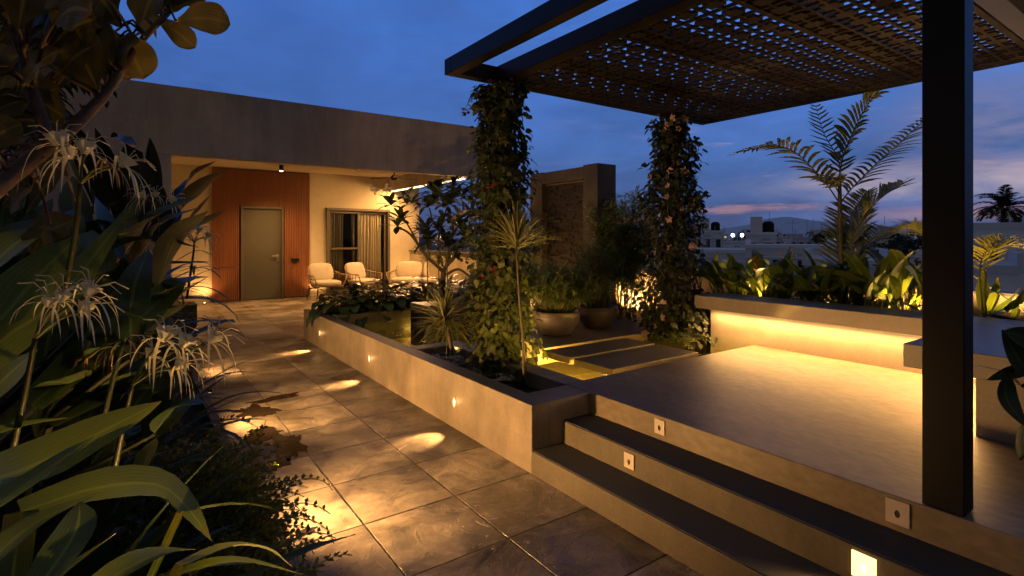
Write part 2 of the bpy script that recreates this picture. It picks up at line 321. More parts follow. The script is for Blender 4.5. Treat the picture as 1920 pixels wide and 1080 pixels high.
    rr = N('ShaderNodeMapRange'); rr.inputs[1].default_value = .35; rr.inputs[2].default_value = .65; rr.inputs[3].default_value = rough - .12; rr.inputs[4].default_value = rough + .18; L(n3.outputs[0], rr.inputs[0]); L(rr.outputs[0], b.inputs['Roughness'])
    hh = N('ShaderNodeMath', operation='MULTIPLY_ADD'); L(n2.outputs[0], hh.inputs[0]); hh.inputs[1].default_value = .3; L(st.outputs[0], hh.inputs[2])
    hj = N('ShaderNodeMath', operation='MULTIPLY'); L(hh.outputs[0], hj.inputs[0]); L(jr.outputs[0], hj.inputs[1])
    h3 = N('ShaderNodeMath', operation='MULTIPLY_ADD'); L(jr.outputs[0], h3.inputs[0]); h3.inputs[1].default_value = .08; L(hj.outputs[0], h3.inputs[2])
    bp = N('ShaderNodeBump'); bp.inputs['Strength'].default_value = bump; bp.inputs['Distance'].default_value = .009; L(h3.outputs[0], bp.inputs['Height']); L(bp.outputs[0], b.inputs['Normal'])
    L(b.outputs[0], out.inputs[0]); return m
M['slate'] = slate('slate_tiles', (.075, .065, .055), (.33, .28, .23), bump=1.0)
M['verandatile'] = slate('veranda_tiles', (.22, .18, .135), (.33, .27, .205), pitch=.62, ox=.2, oy=8.77, rough=.4, bump=.4)
def water(name, tint, rough=.02):
    m, nt, N, L, out = newmat(name)
    g = N('ShaderNodeBsdfGlossy'); g.inputs[1].default_value = rough; g.inputs[0].default_value = (.9, .9, .9, 1)
    t = N('ShaderNodeBsdfTransparent'); t.inputs[0].default_value = c4(tint)
    fr = N('ShaderNodeFresnel'); fr.inputs[0].default_value = 1.5
    tc = N('ShaderNodeTexCoord'); n = N('ShaderNodeTexNoise'); n.inputs['Scale'].default_value = 5; n.inputs['Detail'].default_value = 2; L(tc.outputs['Object'], n.inputs[0])
    bp = N('ShaderNodeBump'); bp.inputs['Strength'].default_value = .22; bp.inputs['Distance'].default_value = .012; L(n.outputs[0], bp.inputs['Height'])
    L(bp.outputs[0], g.inputs['Normal']); L(bp.outputs[0], fr.inputs['Normal'])
    mx = N('ShaderNodeMixShader'); L(fr.outputs[0], mx.inputs[0]); L(t.outputs[0], mx.inputs[1]); L(g.outputs[0], mx.inputs[2]); L(mx.outputs[0], out.inputs[0]); return m
M['water'] = water('pond_water', (.75, .74, .42))
M['pondfloor'] = surf('pond_floor', (.5, .4, .13), (.66, .54, .2), 3, .8, .1, .3, 40, stain=.3)
def glassm():
    m, nt, N, L, out = newmat('window_glass')
    g = N('ShaderNodeBsdfGlossy'); g.inputs[1].default_value = .02; t = N('ShaderNodeBsdfTransparent'); t.inputs[0].default_value = (.86, .86, .82, 1)
    fr = N('ShaderNodeFresnel'); fr.inputs[0].default_value = 1.5
    mx = N('ShaderNodeMixShader'); L(fr.outputs[0], mx.inputs[0]); L(t.outputs[0], mx.inputs[1]); L(g.outputs[0], mx.inputs[2]); L(mx.outputs[0], out.inputs[0]); return m
M['glass'] = glassm()
m, nt, N, L, out = newmat('puddle_water')
b = N('ShaderNodeBsdfPrincipled'); b.inputs['Base Color'].default_value = (.012, .009, .007, 1); b.inputs['Roughness'].default_value = .1; b.inputs['Specular IOR Level'].default_value = .4
tc = N('ShaderNodeTexCoord'); n_ = N('ShaderNodeTexNoise'); n_.inputs['Scale'].default_value = 18; n_.inputs['Detail'].default_value = 4; L(tc.outputs['Object'], n_.inputs[0])
bp = N('ShaderNodeBump'); bp.inputs['Strength'].default_value = .5; bp.inputs['Distance'].default_value = .004; L(n_.outputs[0], bp.inputs['Height']); L(bp.outputs[0], b.inputs['Normal']); L(b.outputs[0], out.inputs[0]); M['puddle'] = m
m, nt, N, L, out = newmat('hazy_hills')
b = N('ShaderNodeBsdfDiffuse'); b.inputs[0].default_value = (.05, .055, .07, 1); e = N('ShaderNodeEmission'); e.inputs[0].default_value = (.038, .055, .125, 1); e.inputs[1].default_value = 1  # blue emission in the hill colour imitates distance haze
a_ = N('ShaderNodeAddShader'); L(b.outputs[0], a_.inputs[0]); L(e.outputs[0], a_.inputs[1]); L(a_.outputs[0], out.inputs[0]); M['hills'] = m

# ------------------------------------------------------------------ lights
LK = 3.3
def lamp(kind, name, loc, energy, color=WARM, parent=None, target=None, size=None, size_y=None, spot=None, blend=.5, rot=None, radius=None):
    d = bpy.data.lights.new(name, kind); d.energy = energy * LK; d.color = color
    if kind == 'AREA':
        d.shape = 'RECTANGLE'; d.size = size; d.size_y = size_y
    if kind == 'SPOT': d.spot_size = R(spot); d.spot_blend = blend
    if radius is not None and kind != 'AREA': d.shadow_soft_size = radius
    o = bpy.data.objects.new(name, d); col.objects.link(o)
    p = V(loc)
    if parent: o.parent = parent; p = p - ORG[parent]
    o.location = p
    if target is not None: o.rotation_euler = (V(target) - V(loc)).to_track_quat('-Z', 'Y').to_euler()
    if rot: o.rotation_euler = rot
    return o

# ================================================================== THE SETTING
def sheet(name, x0, x1, y0, y1, z, mat):
    mb = MB(); mb.poly([(x0, y0, z), (x1, y0, z), (x1, y1, z), (x0, y1, z)]); return struct(mb.build(name, mat))
sheet('city_ground', -6000, 6000, -6000, 6000, -14, M['cityground'])
mb = MB(); mb.box(-9, 7, -5, 17, -3.5, -.012); struct(mb.build('terrace_base', M['render']))
sheet('patio_floor', -9, 6.3, -5, 8.735, 0, M['slate'])
sheet('veranda_floor', -9, 6.6, 8.77, 14.6, .0, M['verandatile'])
sheet('drain_line', -9, 2.13, 8.735, 8.77, -.006, M['darkhole'])
mb = MB(); mb.box(2.652, 5.2, -3, 3.09, .004, .45); struct(mb.build('raised_platform', M['deckfloor'], bevel=.006))
mb = MB(); mb.box(5.57, 6.28, 5.364, 7.49, .29, .449); struct(mb.build('back_deck', M['deckfloor'], bevel=.006))
mb = MB(); mb.box(3.26, 6.28, 4.2, 5.36, .29, .45); struct(mb.build('pot_deck', M['deckfloor'], bevel=.006))
sheet('pond_floor', 2.28, 6.28, 3.09, 7.5, .05, M['pondfloor'])
sheet('pond_water', 2.281, 6.28, 3.091, 7.5, .33, M['water'])

# puddles of spilled water on the tiles
def puddle(cx, cy, rx, ry, seed, rot=0):
    mb = MB(); n = 64; c = mb.vert((cx, cy, .0035)); ring = []
    for k in range(n):
        a = 2 * PI * k / n
        q = 1 + .7 * mnoise.noise(V((math.cos(a) * 1.6, math.sin(a) * 1.6, seed))) + .38 * mnoise.noise(V((math.cos(a) * 4, math.sin(a) * 5, seed + 4)))
        x, y = rx * q * math.cos(a), ry * q * math.sin(a)
        ring.append(mb.vert((cx + x * math.cos(rot) - y * math.sin(rot), cy + x * math.sin(rot) + y * math.cos(rot), .0035)))
    for k in range(n): mb.face(c, ring[k], ring[(k + 1) % n])
    return struct(mb.build('puddle', M['puddle']))
puddle(.90, 5.24, .15, .2, 1.1, .5); puddle(1.12, 5.56, .27, .07, 3.2, .2); puddle(.84, 4.6, .15, .15, 5.4, -.3)
puddle(.95, 4.25, .11, .27, 7.7, -.12); puddle(.76, 3.92, .12, .09, 9.5, .2); puddle(.75, 2.95, .04, .03, 2.5); puddle(1.93, 5.98, .2, .08, 8.2, .5)

# hills
def hill(pts, dist, base=-14):
    mb = MB(); prev = None
    pts = spline([V((x, y, 0)) for x, y in pts], 60)
    for p in pts:
        q = W(p.x, p.y + 1.5 * mnoise.noise(V((p.x * .03, 0, 2))), dist); a = mb.vert((q.x, q.y, base)); b2 = mb.vert(q)
        if prev: mb.face(prev[0], a, b2, prev[1])
        prev = (a, b2)
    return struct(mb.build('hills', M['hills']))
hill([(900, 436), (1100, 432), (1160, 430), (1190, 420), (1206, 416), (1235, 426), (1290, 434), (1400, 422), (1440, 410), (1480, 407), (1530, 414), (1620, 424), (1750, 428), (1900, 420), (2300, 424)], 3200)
# skyline haze of far rooftops: separate houses follow below

# ================================================================== THE HOUSE
YF, YB, ZS, ZC, ZT = 10.4, 14.6, 2.9, 3.24, 4.03
house = thing('house', (2.5, 12.5, 0), 'single storey grey rendered house with open lit veranda, behind the patio', 'house')
mb = MB()
mb.box(-9, .51, YF, YF + .2, 0, ZS); mb.box(-9, 6.55, YF, YF + .16, ZS + .001, ZT)
mb.box(5.95, 6.12, YF + .1605, YB, 2.87, ZT - .003); mb.box(6.1205, 6.55, YF + .1605, YB, 3.3, ZT - .003); mb.box(-9, 5.95, YF + .16, YB, ZC + .12, ZC + .3)
mb.build('facade', M['render'], house, bevel=.006)
mb = MB(); mb.box(-9, 5.95, YF + .16, YB, ZC, ZC + .12); mb.build('ceiling', M['ceil'], house)
mb = MB()
mb.box(-9, 4.2, YB, YB + .2, 0, ZC); mb.box(4.2, 5.98, YB, YB + .2, 2.34, ZC); mb.box(5.98, 6.9, YB, YB + .2, 0, 3.9); mb.box(.31, .51, YF + .2, YB, 0, ZC)
mb.build('wall', M['cream'], house)
# pale run-off streak down the facade
mb = MB(); prev = None
for k in range(9):
    z = 4.0 - k * .12; w_ = .035 * (1 - k / 9.5) * (1 + .4 * math.sin(k * 2.3)); x = -.04 + .008 * math.sin(k * 1.7)
    a, b2 = mb.vert((x - w_, YF - .003, z)), mb.vert((x + w_, YF - .003, z))
    if prev: mb.face(prev[0], prev[1], b2, a)
    prev = (a, b2)
mb.build('stain', surf('lime_stain', (.26, .25, .23), (.36, .34, .32), 12, .8), house)
# slatted timber panel around the door
mb = MB(); mb.box(1.53, 2.14, YB - .02, YB - .001, .02, 3.22); mb.box(3.12, 3.76, YB - .02, YB - .001, .02, 3.22); mb.box(2.14, 3.12, YB - .02, YB - .001, 2.32, 3.22)
pn = mb.build('timber_panel', M['woodback'], house)
mb = MB(); x = 1.535
while x < 3.74:
    w_ = .031; z0 = .03 if (x + w_ < 2.13 or x > 3.12) else 2.33
    mb.val = rnd.random(); d = .055 + rnd.uniform(-.003, .003)
    mb.box(x, x + w_, YB - d, YB - .0205, z0, 3.2 - rnd.uniform(0, .004)); x += .0415
mb.build('slats', M['wood'], pn)
mb = MB(); mb.box(2.14, 2.19, YB - .09, YB - .001, 0, 2.32); mb.box(3.07, 3.12, YB - .09, YB - .001, 0, 2.32); mb.box(2.19, 3.07, YB - .09, YB - .001, 2.26, 2.32)
mb.build('door_frame', M['frame'], house, bevel=.004)
mb = MB(); mb.box(2.193, 3.067, YB - .04, YB - .002, .015, 2.257); door = mb.build('door', M['doorpaint'], house, bevel=.004)
mb = MB(); mb.box(2.95, 3.02, YB - .05, YB - .041, .95, 1.14); mb.tube([(2.985, YB - .05, 1.08), (2.985, YB - .1, 1.08)], .011, 8); mb.tube([(2.985, YB - .095, 1.08), (2.84, YB - .095, 1.08)], .012, 8)
mb.build('handle', M['steel'], door, smooth=False)
mb = MB(); mb.box(2.62, 2.63, YB - .046, YB - .041, 1.55, 1.56); 
# sliding window
mb = MB()
for a in ((4.2, 4.27, .0, 2.34), (5.91, 5.98, .0, 2.34), (4.27, 5.91, 2.27, 2.34), (4.27, 5.91, 0, .06)): mb.box(a[0], a[1], YB - .06, YB + .15, a[2], a[3])
win = mb.build('window', M['frame'], house, bevel=.004)
mb = MB()
for x0, x1, yy in ((4.272, 5.12, YB + .02), (5.06, 5.908, YB + .08)):
    mb.box(x0, x0 + .055, yy, yy + .045, .062, 2.268); mb.box(x1 - .055, x1, yy, yy + .045, .062, 2.268); mb.box(x0 + .055, x1 - .055, yy, yy + .045, 2.2, 2.268); mb.box(x0 + .055, x1 - .055, yy, yy + .045, .062, .15)
mb.box(4.33, 5.06, YB + .022, YB + .06, 1.22, 1.275)
mb.build('sash', M['frame'], win)
mb = MB(); mb.poly([(4.327, YB + .045, .15), (5.065, YB + .045, .15), (5.065, YB + .045, 2.2), (4.327, YB + .045, 2.2)]); mb.poly([(5.115, YB + .105, .15), (5.853, YB + .105, .15), (5.853, YB + .105, 2.2), (5.115, YB + .105, 2.2)])
mb.build('pane', M['glass'], win)
def curtain(x0, x1, y, amp, folds, name, mat):
    mb = MB(); n = int(folds * 10); prev = None
    for k in range(n + 1):
        u = k / n; x = x0 + (x1 - x0) * u; o = amp * math.sin(u * folds * 2 * PI + .7 * math.sin(u * 9)) + amp * .4 * math.sin(u * folds * 4.7)
        rowv = [mb.vert((x + .012 * math.sin(z * 2 + u * 8), y + o * (1 if z < 2 else .7), z)) for z in (.1, .8, 1.6, 2.25)]
        if prev:
            for j in range(3): mb.face(prev[j], rowv[j], rowv[j + 1], prev[j + 1])
        prev = rowv
    return mb.build(name, mat, win, smooth=True)
curtain(4.28, 4.72, YB + .17, .035, 7, 'curtain', M['drape']); curtain(4.95, 5.05, YB + .17, .03, 2, 'curtain', M['drape']); curtain(5.1, 5.8, YB + .18, .035, 9, 'curtain', M['curtain'])
mb = MB(); mb.box(4.0, 6.2, YB + .9, YB + 1.0, 0, 2.6); mb.box(4.0, 4.05, YB + .2, YB + .9, 0, 2.6); mb.box(6.15, 6.2, YB + .2, YB + .9, 0, 2.6); mb.box(4.05, 6.15, YB + .2, YB + .9, 2.5, 2.6); mb.build('room', M['room'], house)

mb = MB(); mb.box(3.31, 3.5, YB - .085, YB - .056, .93, 1.01); rack = thing('key_rack', (3.4, YB - .07, .93), 'small black key rack with short hooks on the timber slats right of the door', 'key rack')
mb.build('bar', M['black'], rack, bevel=.004)
for k in range(5):
    mb = MB(); x = 3.33 + k * .038; mb.tube([(x, YB - .075, .93), (x, YB - .075, .89), (x, YB - .1, .88)], .005, 5); mb.build('hook', M['black'], rack)
# ceiling spot, small sensor, fan
sp = thing('ceiling_spotlight', (2.83, 13.4, ZC), 'small black cylinder spotlight glowing under veranda ceiling above the door', 'spotlight')
mb = MB(); mb.lathe((2.83, 13.4, 0), [(.0, ZC - .001), (.05, ZC - .001), (.05, ZC - .13), (.042, ZC - .13), (.042, ZC - .10), (0, ZC - .10)], 20); mb.build('housing', M['black'], sp, smooth=False)
mb = MB(); mb.lathe((2.83, 13.4, 0), [(.041, ZC - .135), (.035, ZC - .15), (.0, ZC - .155)], 16); mb.build('lens', M['lamp'], sp, smooth=True)
lamp('SPOT', 'lamp', (2.83, 13.4, ZC - .17), 105, parent=sp, target=(2.83, 13.6, 0), spot=125, blend=.9, radius=.04)
sn = MB(); sn.lathe((4.55, 13.2, 0), [(0, ZC - .001), (.05, ZC - .001), (.045, ZC - .03), (0, ZC - .04)], 16); tag(sn.build('smoke_sensor', M['plate'], smooth=True), 'small round sensor disc on the veranda ceiling left of the fan', 'sensor')
fan = thing('ceiling_fan', (5.12, 12.2, ZC), 'dark three bladed ceiling fan hanging in the veranda', 'ceiling fan')
mb = MB(); mb.lathe((5.12, 12.2, 0), [(0, ZC - .001), (.06, ZC - .001), (.05, ZC - .05), (.014, ZC - .06), (.014, ZC - .19), (.055, ZC - .2), (.085, ZC - .24), (.085, ZC - .29), (.05, ZC - .32), (0, ZC - .325)], 20); mb.build('motor', M['black'], fan, smooth=True)
for k in range(3):
    a = .2 + k * 2 * PI / 3; d = V((math.cos(a), math.sin(a), 0)); s_ = V((-d.y, d.x, .18)).normalized(); c = V((5.12, 12.2, ZC - .265)); mb = MB()
    for r0, r1, w0, w1 in ((.08, .25, .03, .055), (.25, .62, .055, .05)):
        i = [mb.vert(c + d * r + s_ * w_ * g + V((0, 0, h))) for h in (-.006, .006) for r, w_ in ((r0, w0), (r1, w1)) for g in (-1, 1)]
        for q in ((0, 1, 3, 2), (4, 6, 7, 5), (0, 4, 5, 1), (2, 3, 7, 6), (0, 2, 6, 4), (1, 5, 7, 3)): mb.face(*[i[j] for j in q])
    mb.build('blade', M['darkwood'], fan)
# LED under the right edge beam of the veranda roof
led = thing('led_strip', (6.03, 12, 2.86), 'glowing linear light under the right edge of the veranda roof', 'light strip')
mb = MB(); mb.box(6.012, 6.06, 10.45, 14.55, 2.845, 2.869); mb.build('diffuser', M['led'], led)
lamp('AREA', 'lamp', (6.03, 12.5, 2.84), 85, parent=led, size=.04, size_y=4.0, rot=(0, R(18), 0))
# floor uplights at the back wall of the veranda
def floor_light(x, y, z, label, energy, target, spot=110, group=None, mat='lamp'):
    t = thing('ground_uplight', (x, y, z), label, 'uplight', group)
    mb = MB(); mb.lathe((x, y, 0), [(.045, z + .001), (.045, z + .03), (.034, z + .034), (.034, z + .022)], 16); mb.build('ring', M['black'], t, smooth=False)
    mb = MB(); mb.lathe((x, y, 0), [(.033, z + .026), (.02, z + .036), (0, z + .038)], 14); mb.build('lens', M[mat], t, smooth=True)
    lamp('SPOT', 'lamp', (x, y, z + .06), energy, parent=t, target=target, spot=spot, blend=.8, radius=.03); return t
floor_light(1.35, 14.3, 0, 'floor uplight at the veranda wall left of the timber slats', 12, (1.35, 14.75, 1.6), 130)
floor_light(3.95, 14.25, 0, 'floor uplight behind the left armchair at the veranda wall', 12, (4.0, 14.75, 1.6), 130)
floor_light(6.3, 14.2, 0, 'floor uplight behind the loveseat at the veranda wall', 14, (6.3, 14.75, 1.6), 130)

# ------------------------------------------------------------------ parapets
par = thing('parapet_wall', (6.4, 5, 0), 'low cream terrace parapet wall running behind the beds on the right', 'wall')
mb = MB(); mb.box(6.3, 6.45, -4, 8.4, 0, 1.03); mb.build('wall', M['parapet'], par)
mb = MB(); mb.box(6.27, 6.48, -4, 8.4, 1.031, 1.06); mb.build('coping', M['coping'], par, bevel=.004)
par = thing('parapet_wall', (6.7, 11, 0), 'low plain parapet wall closing the right side of the veranda', 'wall')
mb = MB(); mb.box(6.6, 6.75, 8.4, 14.6, 0, 1.15); mb.build('wall', M['parapet'], par)
mb = MB(); mb.box(6.57, 6.78, 8.4, 14.6, 1.151, 1.18); mb.build('coping', M['coping'], par, bevel=.004)

# ================================================================== PLANTER, POND EDGE, STEPS
pl = thing('garden_planter', (2.4, 5, 0), 'long concrete planter wall with lights along the tiled patio', 'planter')
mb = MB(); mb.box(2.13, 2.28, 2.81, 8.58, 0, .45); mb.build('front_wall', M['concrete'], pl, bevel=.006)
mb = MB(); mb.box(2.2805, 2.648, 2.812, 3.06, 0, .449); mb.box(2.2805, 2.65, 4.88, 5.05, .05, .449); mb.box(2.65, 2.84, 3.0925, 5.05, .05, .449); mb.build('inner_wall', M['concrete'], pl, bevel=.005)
mb = MB()
for i in range(14):
    for j in range(50):
        x0, y0 = 2.28 + i * .37 / 14, 3.06 + j * 1.82 / 50
        P4 = [(x0 + a * .37 / 14, y0 + b2 * 1.82 / 50) for a, b2 in ((0, 0), (1, 0), (1, 1), (0, 1))]
        mb.poly([(p, q, .34 + .05 * mnoise.noise(V((p * 6, q * 6, 0))) + .015 * mnoise.noise(V((p * 30, q * 30, 3)))) for p, q in P4])
mb.build('soil', M['soil'], pl)
mb = MB(); mb.box(2.2805, 6.28, 7.5, 7.62, .04, .47); mb.build('back_wall', M['coping'], pl, bevel=.005)
mb = MB(); mb.box(2.2805, 6.28, 7.62, 8.58, .05, .43); mb.build('soil', M['soil'], pl)
blk = MB(); blk.box(3.2, 3.9, 6.55, 7.05, .04, .63); tag(blk.build('stone_block', M['blackstone'], bevel=.008), 'dark square stone block standing in the green pond', 'stone block')
# white gravel dressing
mb = MB()
def pebble(mb, c, r):
    mb.val = rnd.random(); s_ = [r * rnd.uniform(.6, 1.2) for _ in range(3)]; a = rnd.random() * 6
    d = [V((math.cos(a), math.sin(a), 0)) * s_[0], V((-math.sin(a), math.cos(a), 0)) * s_[1], V((0, 0, 1)) * s_[2] * .7]
    i = [mb.vert(V(c) + q) for q in (d[0], d[1], -d[0], -d[1], d[2], -d[2])]
    for k in range(4): mb.face(i[k], i[(k + 1) % 4], i[4]); mb.face(i[(k + 1) % 4], i[k], i[5])
for k in range(1500):
    x, y = rnd.uniform(2.29, 2.64), 3.62 + 1.25 * rnd.random() ** .8
    pebble(mb, (x, y, .37 + .04 * mnoise.noise(V((x * 6, y * 6, 0))) + rnd.uniform(0, .012)), rnd.uniform(.008, .016))
tag(mb.build('gravel', M['pebble'], smooth=False), 'pale gravel dressing in the planter bed', 'gravel', kind='stuff')

st = thing('concrete_steps', (2.4, 1, 0), 'wide concrete steps with dark treads up to the platform', 'steps')
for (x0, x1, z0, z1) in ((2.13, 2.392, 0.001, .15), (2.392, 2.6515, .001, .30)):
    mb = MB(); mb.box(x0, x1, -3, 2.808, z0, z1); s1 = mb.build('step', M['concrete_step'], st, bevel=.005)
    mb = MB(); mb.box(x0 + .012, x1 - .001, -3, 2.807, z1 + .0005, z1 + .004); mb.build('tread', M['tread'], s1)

for k, (y0, y1, lab) in enumerate(((3.2, 3.68, 'concrete stepping slab nearest the platform, over lit pond water'), (3.73, 4.12, 'concrete stepping slab next to the deck with the pots, over lit water'))):
    mb = MB(); mb.box(3.27, 4.43, y0, y1, .385, .449); t = tag(mb.build('stepping_slab', M['slab'], bevel=.005), lab, 'stepping slab', 'stepping slabs across the pond')
# bench
be = thing('concrete_bench', (4.6, 1.5, .45), 'long floating concrete bench with warm light under its seat along the platform', 'bench')
mb = MB(); mb.box(5.02, 5.5, -3, 3.68, .78, .92); mb.build('seat', M['bench'], be, bevel=.006)
mb = MB(); mb.box(5.2005, 5.49, -3, 3.6, .05, .7795); mb.build('base', M['bench'], be)
mb = MB(); mb.box(5.155, 5.185, 1.0, 3.58, .762, .7795); mb.build('light_strip', M['led'], be)
mb = MB(); mb.box(3.75, 5.0195, -3, 1.29, .781, .92); mb.build('return_seat', M['bench'], be, bevel=.006)
mb = MB(); mb.box(3.82, 5.2, -3, .968, .4505, .7805); mb.build('return_base', M['bench'], be)
mb = MB(); mb.box(3.84, 5.1, .97, .995, .762, .7805); mb.build('light_strip', M['led'], be)
lamp('AREA', 'lamp', (5.12, 2.27, .755), 16.5, parent=be, size=.03, size_y=2.6, rot=(0, R(14), 0))
lamp('AREA', 'lamp', (4.45, 1.03, .755), 7, parent=be, size=1.2, size_y=.03, rot=(R(12), 0, 0))
bed = thing('raised_bed', (5.9, 1, .4), 'raised planting bed between the bench and the parapet', 'planter')
mb = MB(); mb.box(5.502, 5.56, -3, 3.9, .3, .86); mb.box(5.2, 5.56, 3.9, 3.96, .05, .5); mb.build('wall', M['coping'], bed)
mb = MB(); mb.box(5.56, 6.299, -3, 4.19, .3, .72); mb.build('soil', M['soil'], bed)
mb = MB(); mb.box(4.85, 5.5595, 3.7, 4.19, .06, .43); mb.build('soil', M['soil'], bed)

# lights in the walls ------------------------------------------------
def wall_light(y, label):
    x, z = 2.13, .215; t = thing('wall_light', (x, y, z), label, 'wall light', 'small lights in the planter wall')
    mb = MB()
    for k in range(16):
        a = 2 * PI * k / 16; mb.vert((x - .004, y + .022 * math.cos(a), z + .04 * math.sin(a)))
    for k in range(16):
        a = 2 * PI * k / 16; mb.vert((x - .004, y + .013 * math.cos(a), z + .03 * math.sin(a)))
    for k in range(16): mb.face(k, (k + 1) % 16, 16 + (k + 1) % 16, 16 + k)
    mb.build('rim', M['plate'], t, solid=.003)
    mb = MB(); mb.face(*[mb.vert((x - .003, y + .0128 * math.cos(2 * PI * k / 16), z + .029 * math.sin(2 * PI * k / 16))) for k in range(16)]); mb.build('lens', M['lamp'], t)
    lamp('SPOT', 'lamp', (x - .03, y, z), 46, parent=t, target=(1.84, y - .07, 0), spot=50, blend=1.0, radius=.006)
    lamp('POINT', 'glow', (x - .035, y, z), .12, parent=t, radius=.015)
wall_light(3.84, 'nearest lit oval wall light in the planter wall beside the brightest floor spot')
wall_light(5.76, 'middle lit oval wall light in the planter wall')
wall_light(7.69, 'farthest lit oval wall light in the planter wall near the hostas')
def step_light(x, y, z, label, lit=False, s=1.0):
    t = thing('step_light', (x, y, z), label, 'step light', 'square step lights in the stair risers')
    h = .038 * s; q = .044 * s; mb = MB(); n = 16
    o = [mb.vert((x - .008, y + a * h, z + b2 * q)) for a, b2 in ((1, 0), (1, 1), (0, 1), (-1, 1), (-1, 0), (-1, -1), (0, -1), (1, -1))]
    i = [mb.vert((x - .008, y + .011 * math.cos(k * PI / 4), z - .006 + .017 * math.sin(k * PI / 4))) for k in range(8)]
    for k in range(8): mb.face(o[k], i[k], i[(k + 1) % 8], o[(k + 1) % 8])
    mb.build('face_plate', M['lampsoft'] if lit else M['plate'], t, solid=.007)
    mb = MB(); mb.face(*[mb.vert((x - .003, y + .012 * math.cos(k * PI / 4), z - .006 + .018 * math.sin(k * PI / 4))) for k in range(8)]); mb.build('lens', M['lamp'] if lit else M['darkhole'], t)
    if lit: lamp('SPOT', 'lamp', (x - .05, y, z), 9, parent=t, target=(x - .3, y - .02, z - .12), spot=150, blend=.9, radius=.03)
step_light(2.652, 2.19, .385, 'unlit square step light in the top riser, near the planter')
step_light(2.652, .93, .385, 'unlit square step light in the top riser, near the black post', s=1.15)
step_light(2.392, 2.2, .235, 'unlit square step light in the lower riser, near the planter')
step_light(2.392, .955, .232, 'glowing square step light in the lower riser', True, 1.15)
# pond lights
def pond_light(x, y, label, e, z=.16):
    t = thing('pond_light', (x, y, z), label, 'pond light')
    mb = MB(); mb.lathe((x, y, 0), [(0, z - .1), (.03, z - .1), (.035, z - .05), (.03, z - .045)], 12); mb.build('body', M['black'], t)
    lamp('POINT', 'lamp', (x, y, z + .03), e, (1, .58, .13), parent=t, radius=.02)
pond_light(3.36, 3.92, 'underwater pond light under the stepping slab next to the deck', 32)
pond_light(3.36, 3.40, 'underwater pond light under the stepping slab nearest the platform', 30)
pond_light(4.1, 3.70, 'underwater pond light below the middle of the stepping slabs', 2)
pond_light(3.4, 7.40, 'underwater pond light behind the dark stone block', .9)
pond_light(2.9, 6.2, 'underwater pond light in the green pond near the planter wall', .6)
pond_light(4.7, 3.55, 'underwater pond light near the bench end', .5)

# ------------------------------------------------------------------ left planting bed
lb = thing('left_planter', (-.5, 5, 0), 'dark walled planting bed along the left side of the patio', 'planter')
mb = MB(); mb.box(.41, .47, .9, 9.6, 0, .36); mb.box(-4, .41, 9.54, 9.6, 0, .36); mb.box(-4, .41, .9, .96, 0, .36); mb.build('wall', M['blackstone'], lb, bevel=.005)
mb = MB(); mb.box(-4, .41, .96, 9.54, 0.01, .30); mb.build('soil', M['soil'], lb)
for (y, e, lab) in ((3.0, 100, 'low path light on the left planter wall under the fern'), (4.85, 80, 'low path light on the left planter wall beside the puddles'), (7.0, 34, 'low path light on the left planter wall farthest from the camera'), (1.9, 5, 'low path light on the left planter wall nearest the camera')):
    t = thing('path_light', (.47, y, .3), lab, 'path light', 'path lights on the left planter wall')
    mb = MB(); mb.box(.471, .505, y - .04, y + .04, .335, .355); mb.build('hood', M['black'], t)
    mb = MB(); mb.poly([(.476, y - .035, .3335), (.5, y - .035, .3335), (.5, y + .035, .3335), (.476, y + .035, .3335)]); mb.build('lens', M['lamp'], t)
    lamp('SPOT', 'lamp', (.53, y, .32), e, parent=t, target=(1.7, y + .2, .2), spot=150, blend=1.0, radius=.05)
mb = MB(); mb.box(.15, .82, 9.75, 10.25, 0, .5); t = tag(mb.build('planter_box', M['blackstone'], bevel=.008), 'dark planter box at the house corner under the drooping leaves', 'planter')

# ================================================================== WATER WALL
ww = thing('water_wall', (5.4, 6.1, .05), 'tall freestanding water wall with dark stone panel between concrete pillars', 'water wall')
zt = 2.55
mb = MB(); mb.box(5.2, 5.56, 5.37, 5.66, .05, zt + .02); mb.build('pillar', M['wallframe'], ww, bevel=.006)
mb = MB(); mb.box(5.2, 5.56, 6.6, 6.9, .05, zt + .01); mb.build('pillar', M['wallframe'], ww, bevel=.006)
mb = MB(); mb.box(5.2, 5.56, 5.661, 6.599, zt - .17, zt); mb.build('lintel', M['wallframe'], ww, bevel=.006)
mb = MB(); mb.box(5.36, 5.5, 5.661, 6.599, .05, zt - .171); mb.build('backing', M['blackstone'], ww)
mb = MB(); z = .06
while z < zt - .2:
    h = rnd.uniform(.02, .034); y = 5.665 - rnd.uniform(0, .1)
    while y < 6.595:
        l = rnd.uniform(.07, .2); y0, y1 = max(5.664, y), min(6.596, y + l)
        if y1 - y0 > .01:
            mb.val = rnd.random(); mb.box(5.325 - rnd.uniform(0, .03), 5.36, y0 + .001, y1 - .001, z, z + h - .002)
        y += l
    z += h
mb.build('stone_panel', M['stone'], ww)
mb = MB(); mb.box(5.27, 5.355, 5.67, 6.59, zt - .2, zt - .178); mb.build('spout', M['steel'], ww)
floor_light(4.95, 6.85, .34, 'uplight in the pond at the far foot of the water wall', 14, (5.35, 6.75, .9), 120)
floor_light(5.0, 6.1, .34, 'uplight in the pond at the middle foot of the water wall', 5, (5.35, 6.1, 1.2), 100)

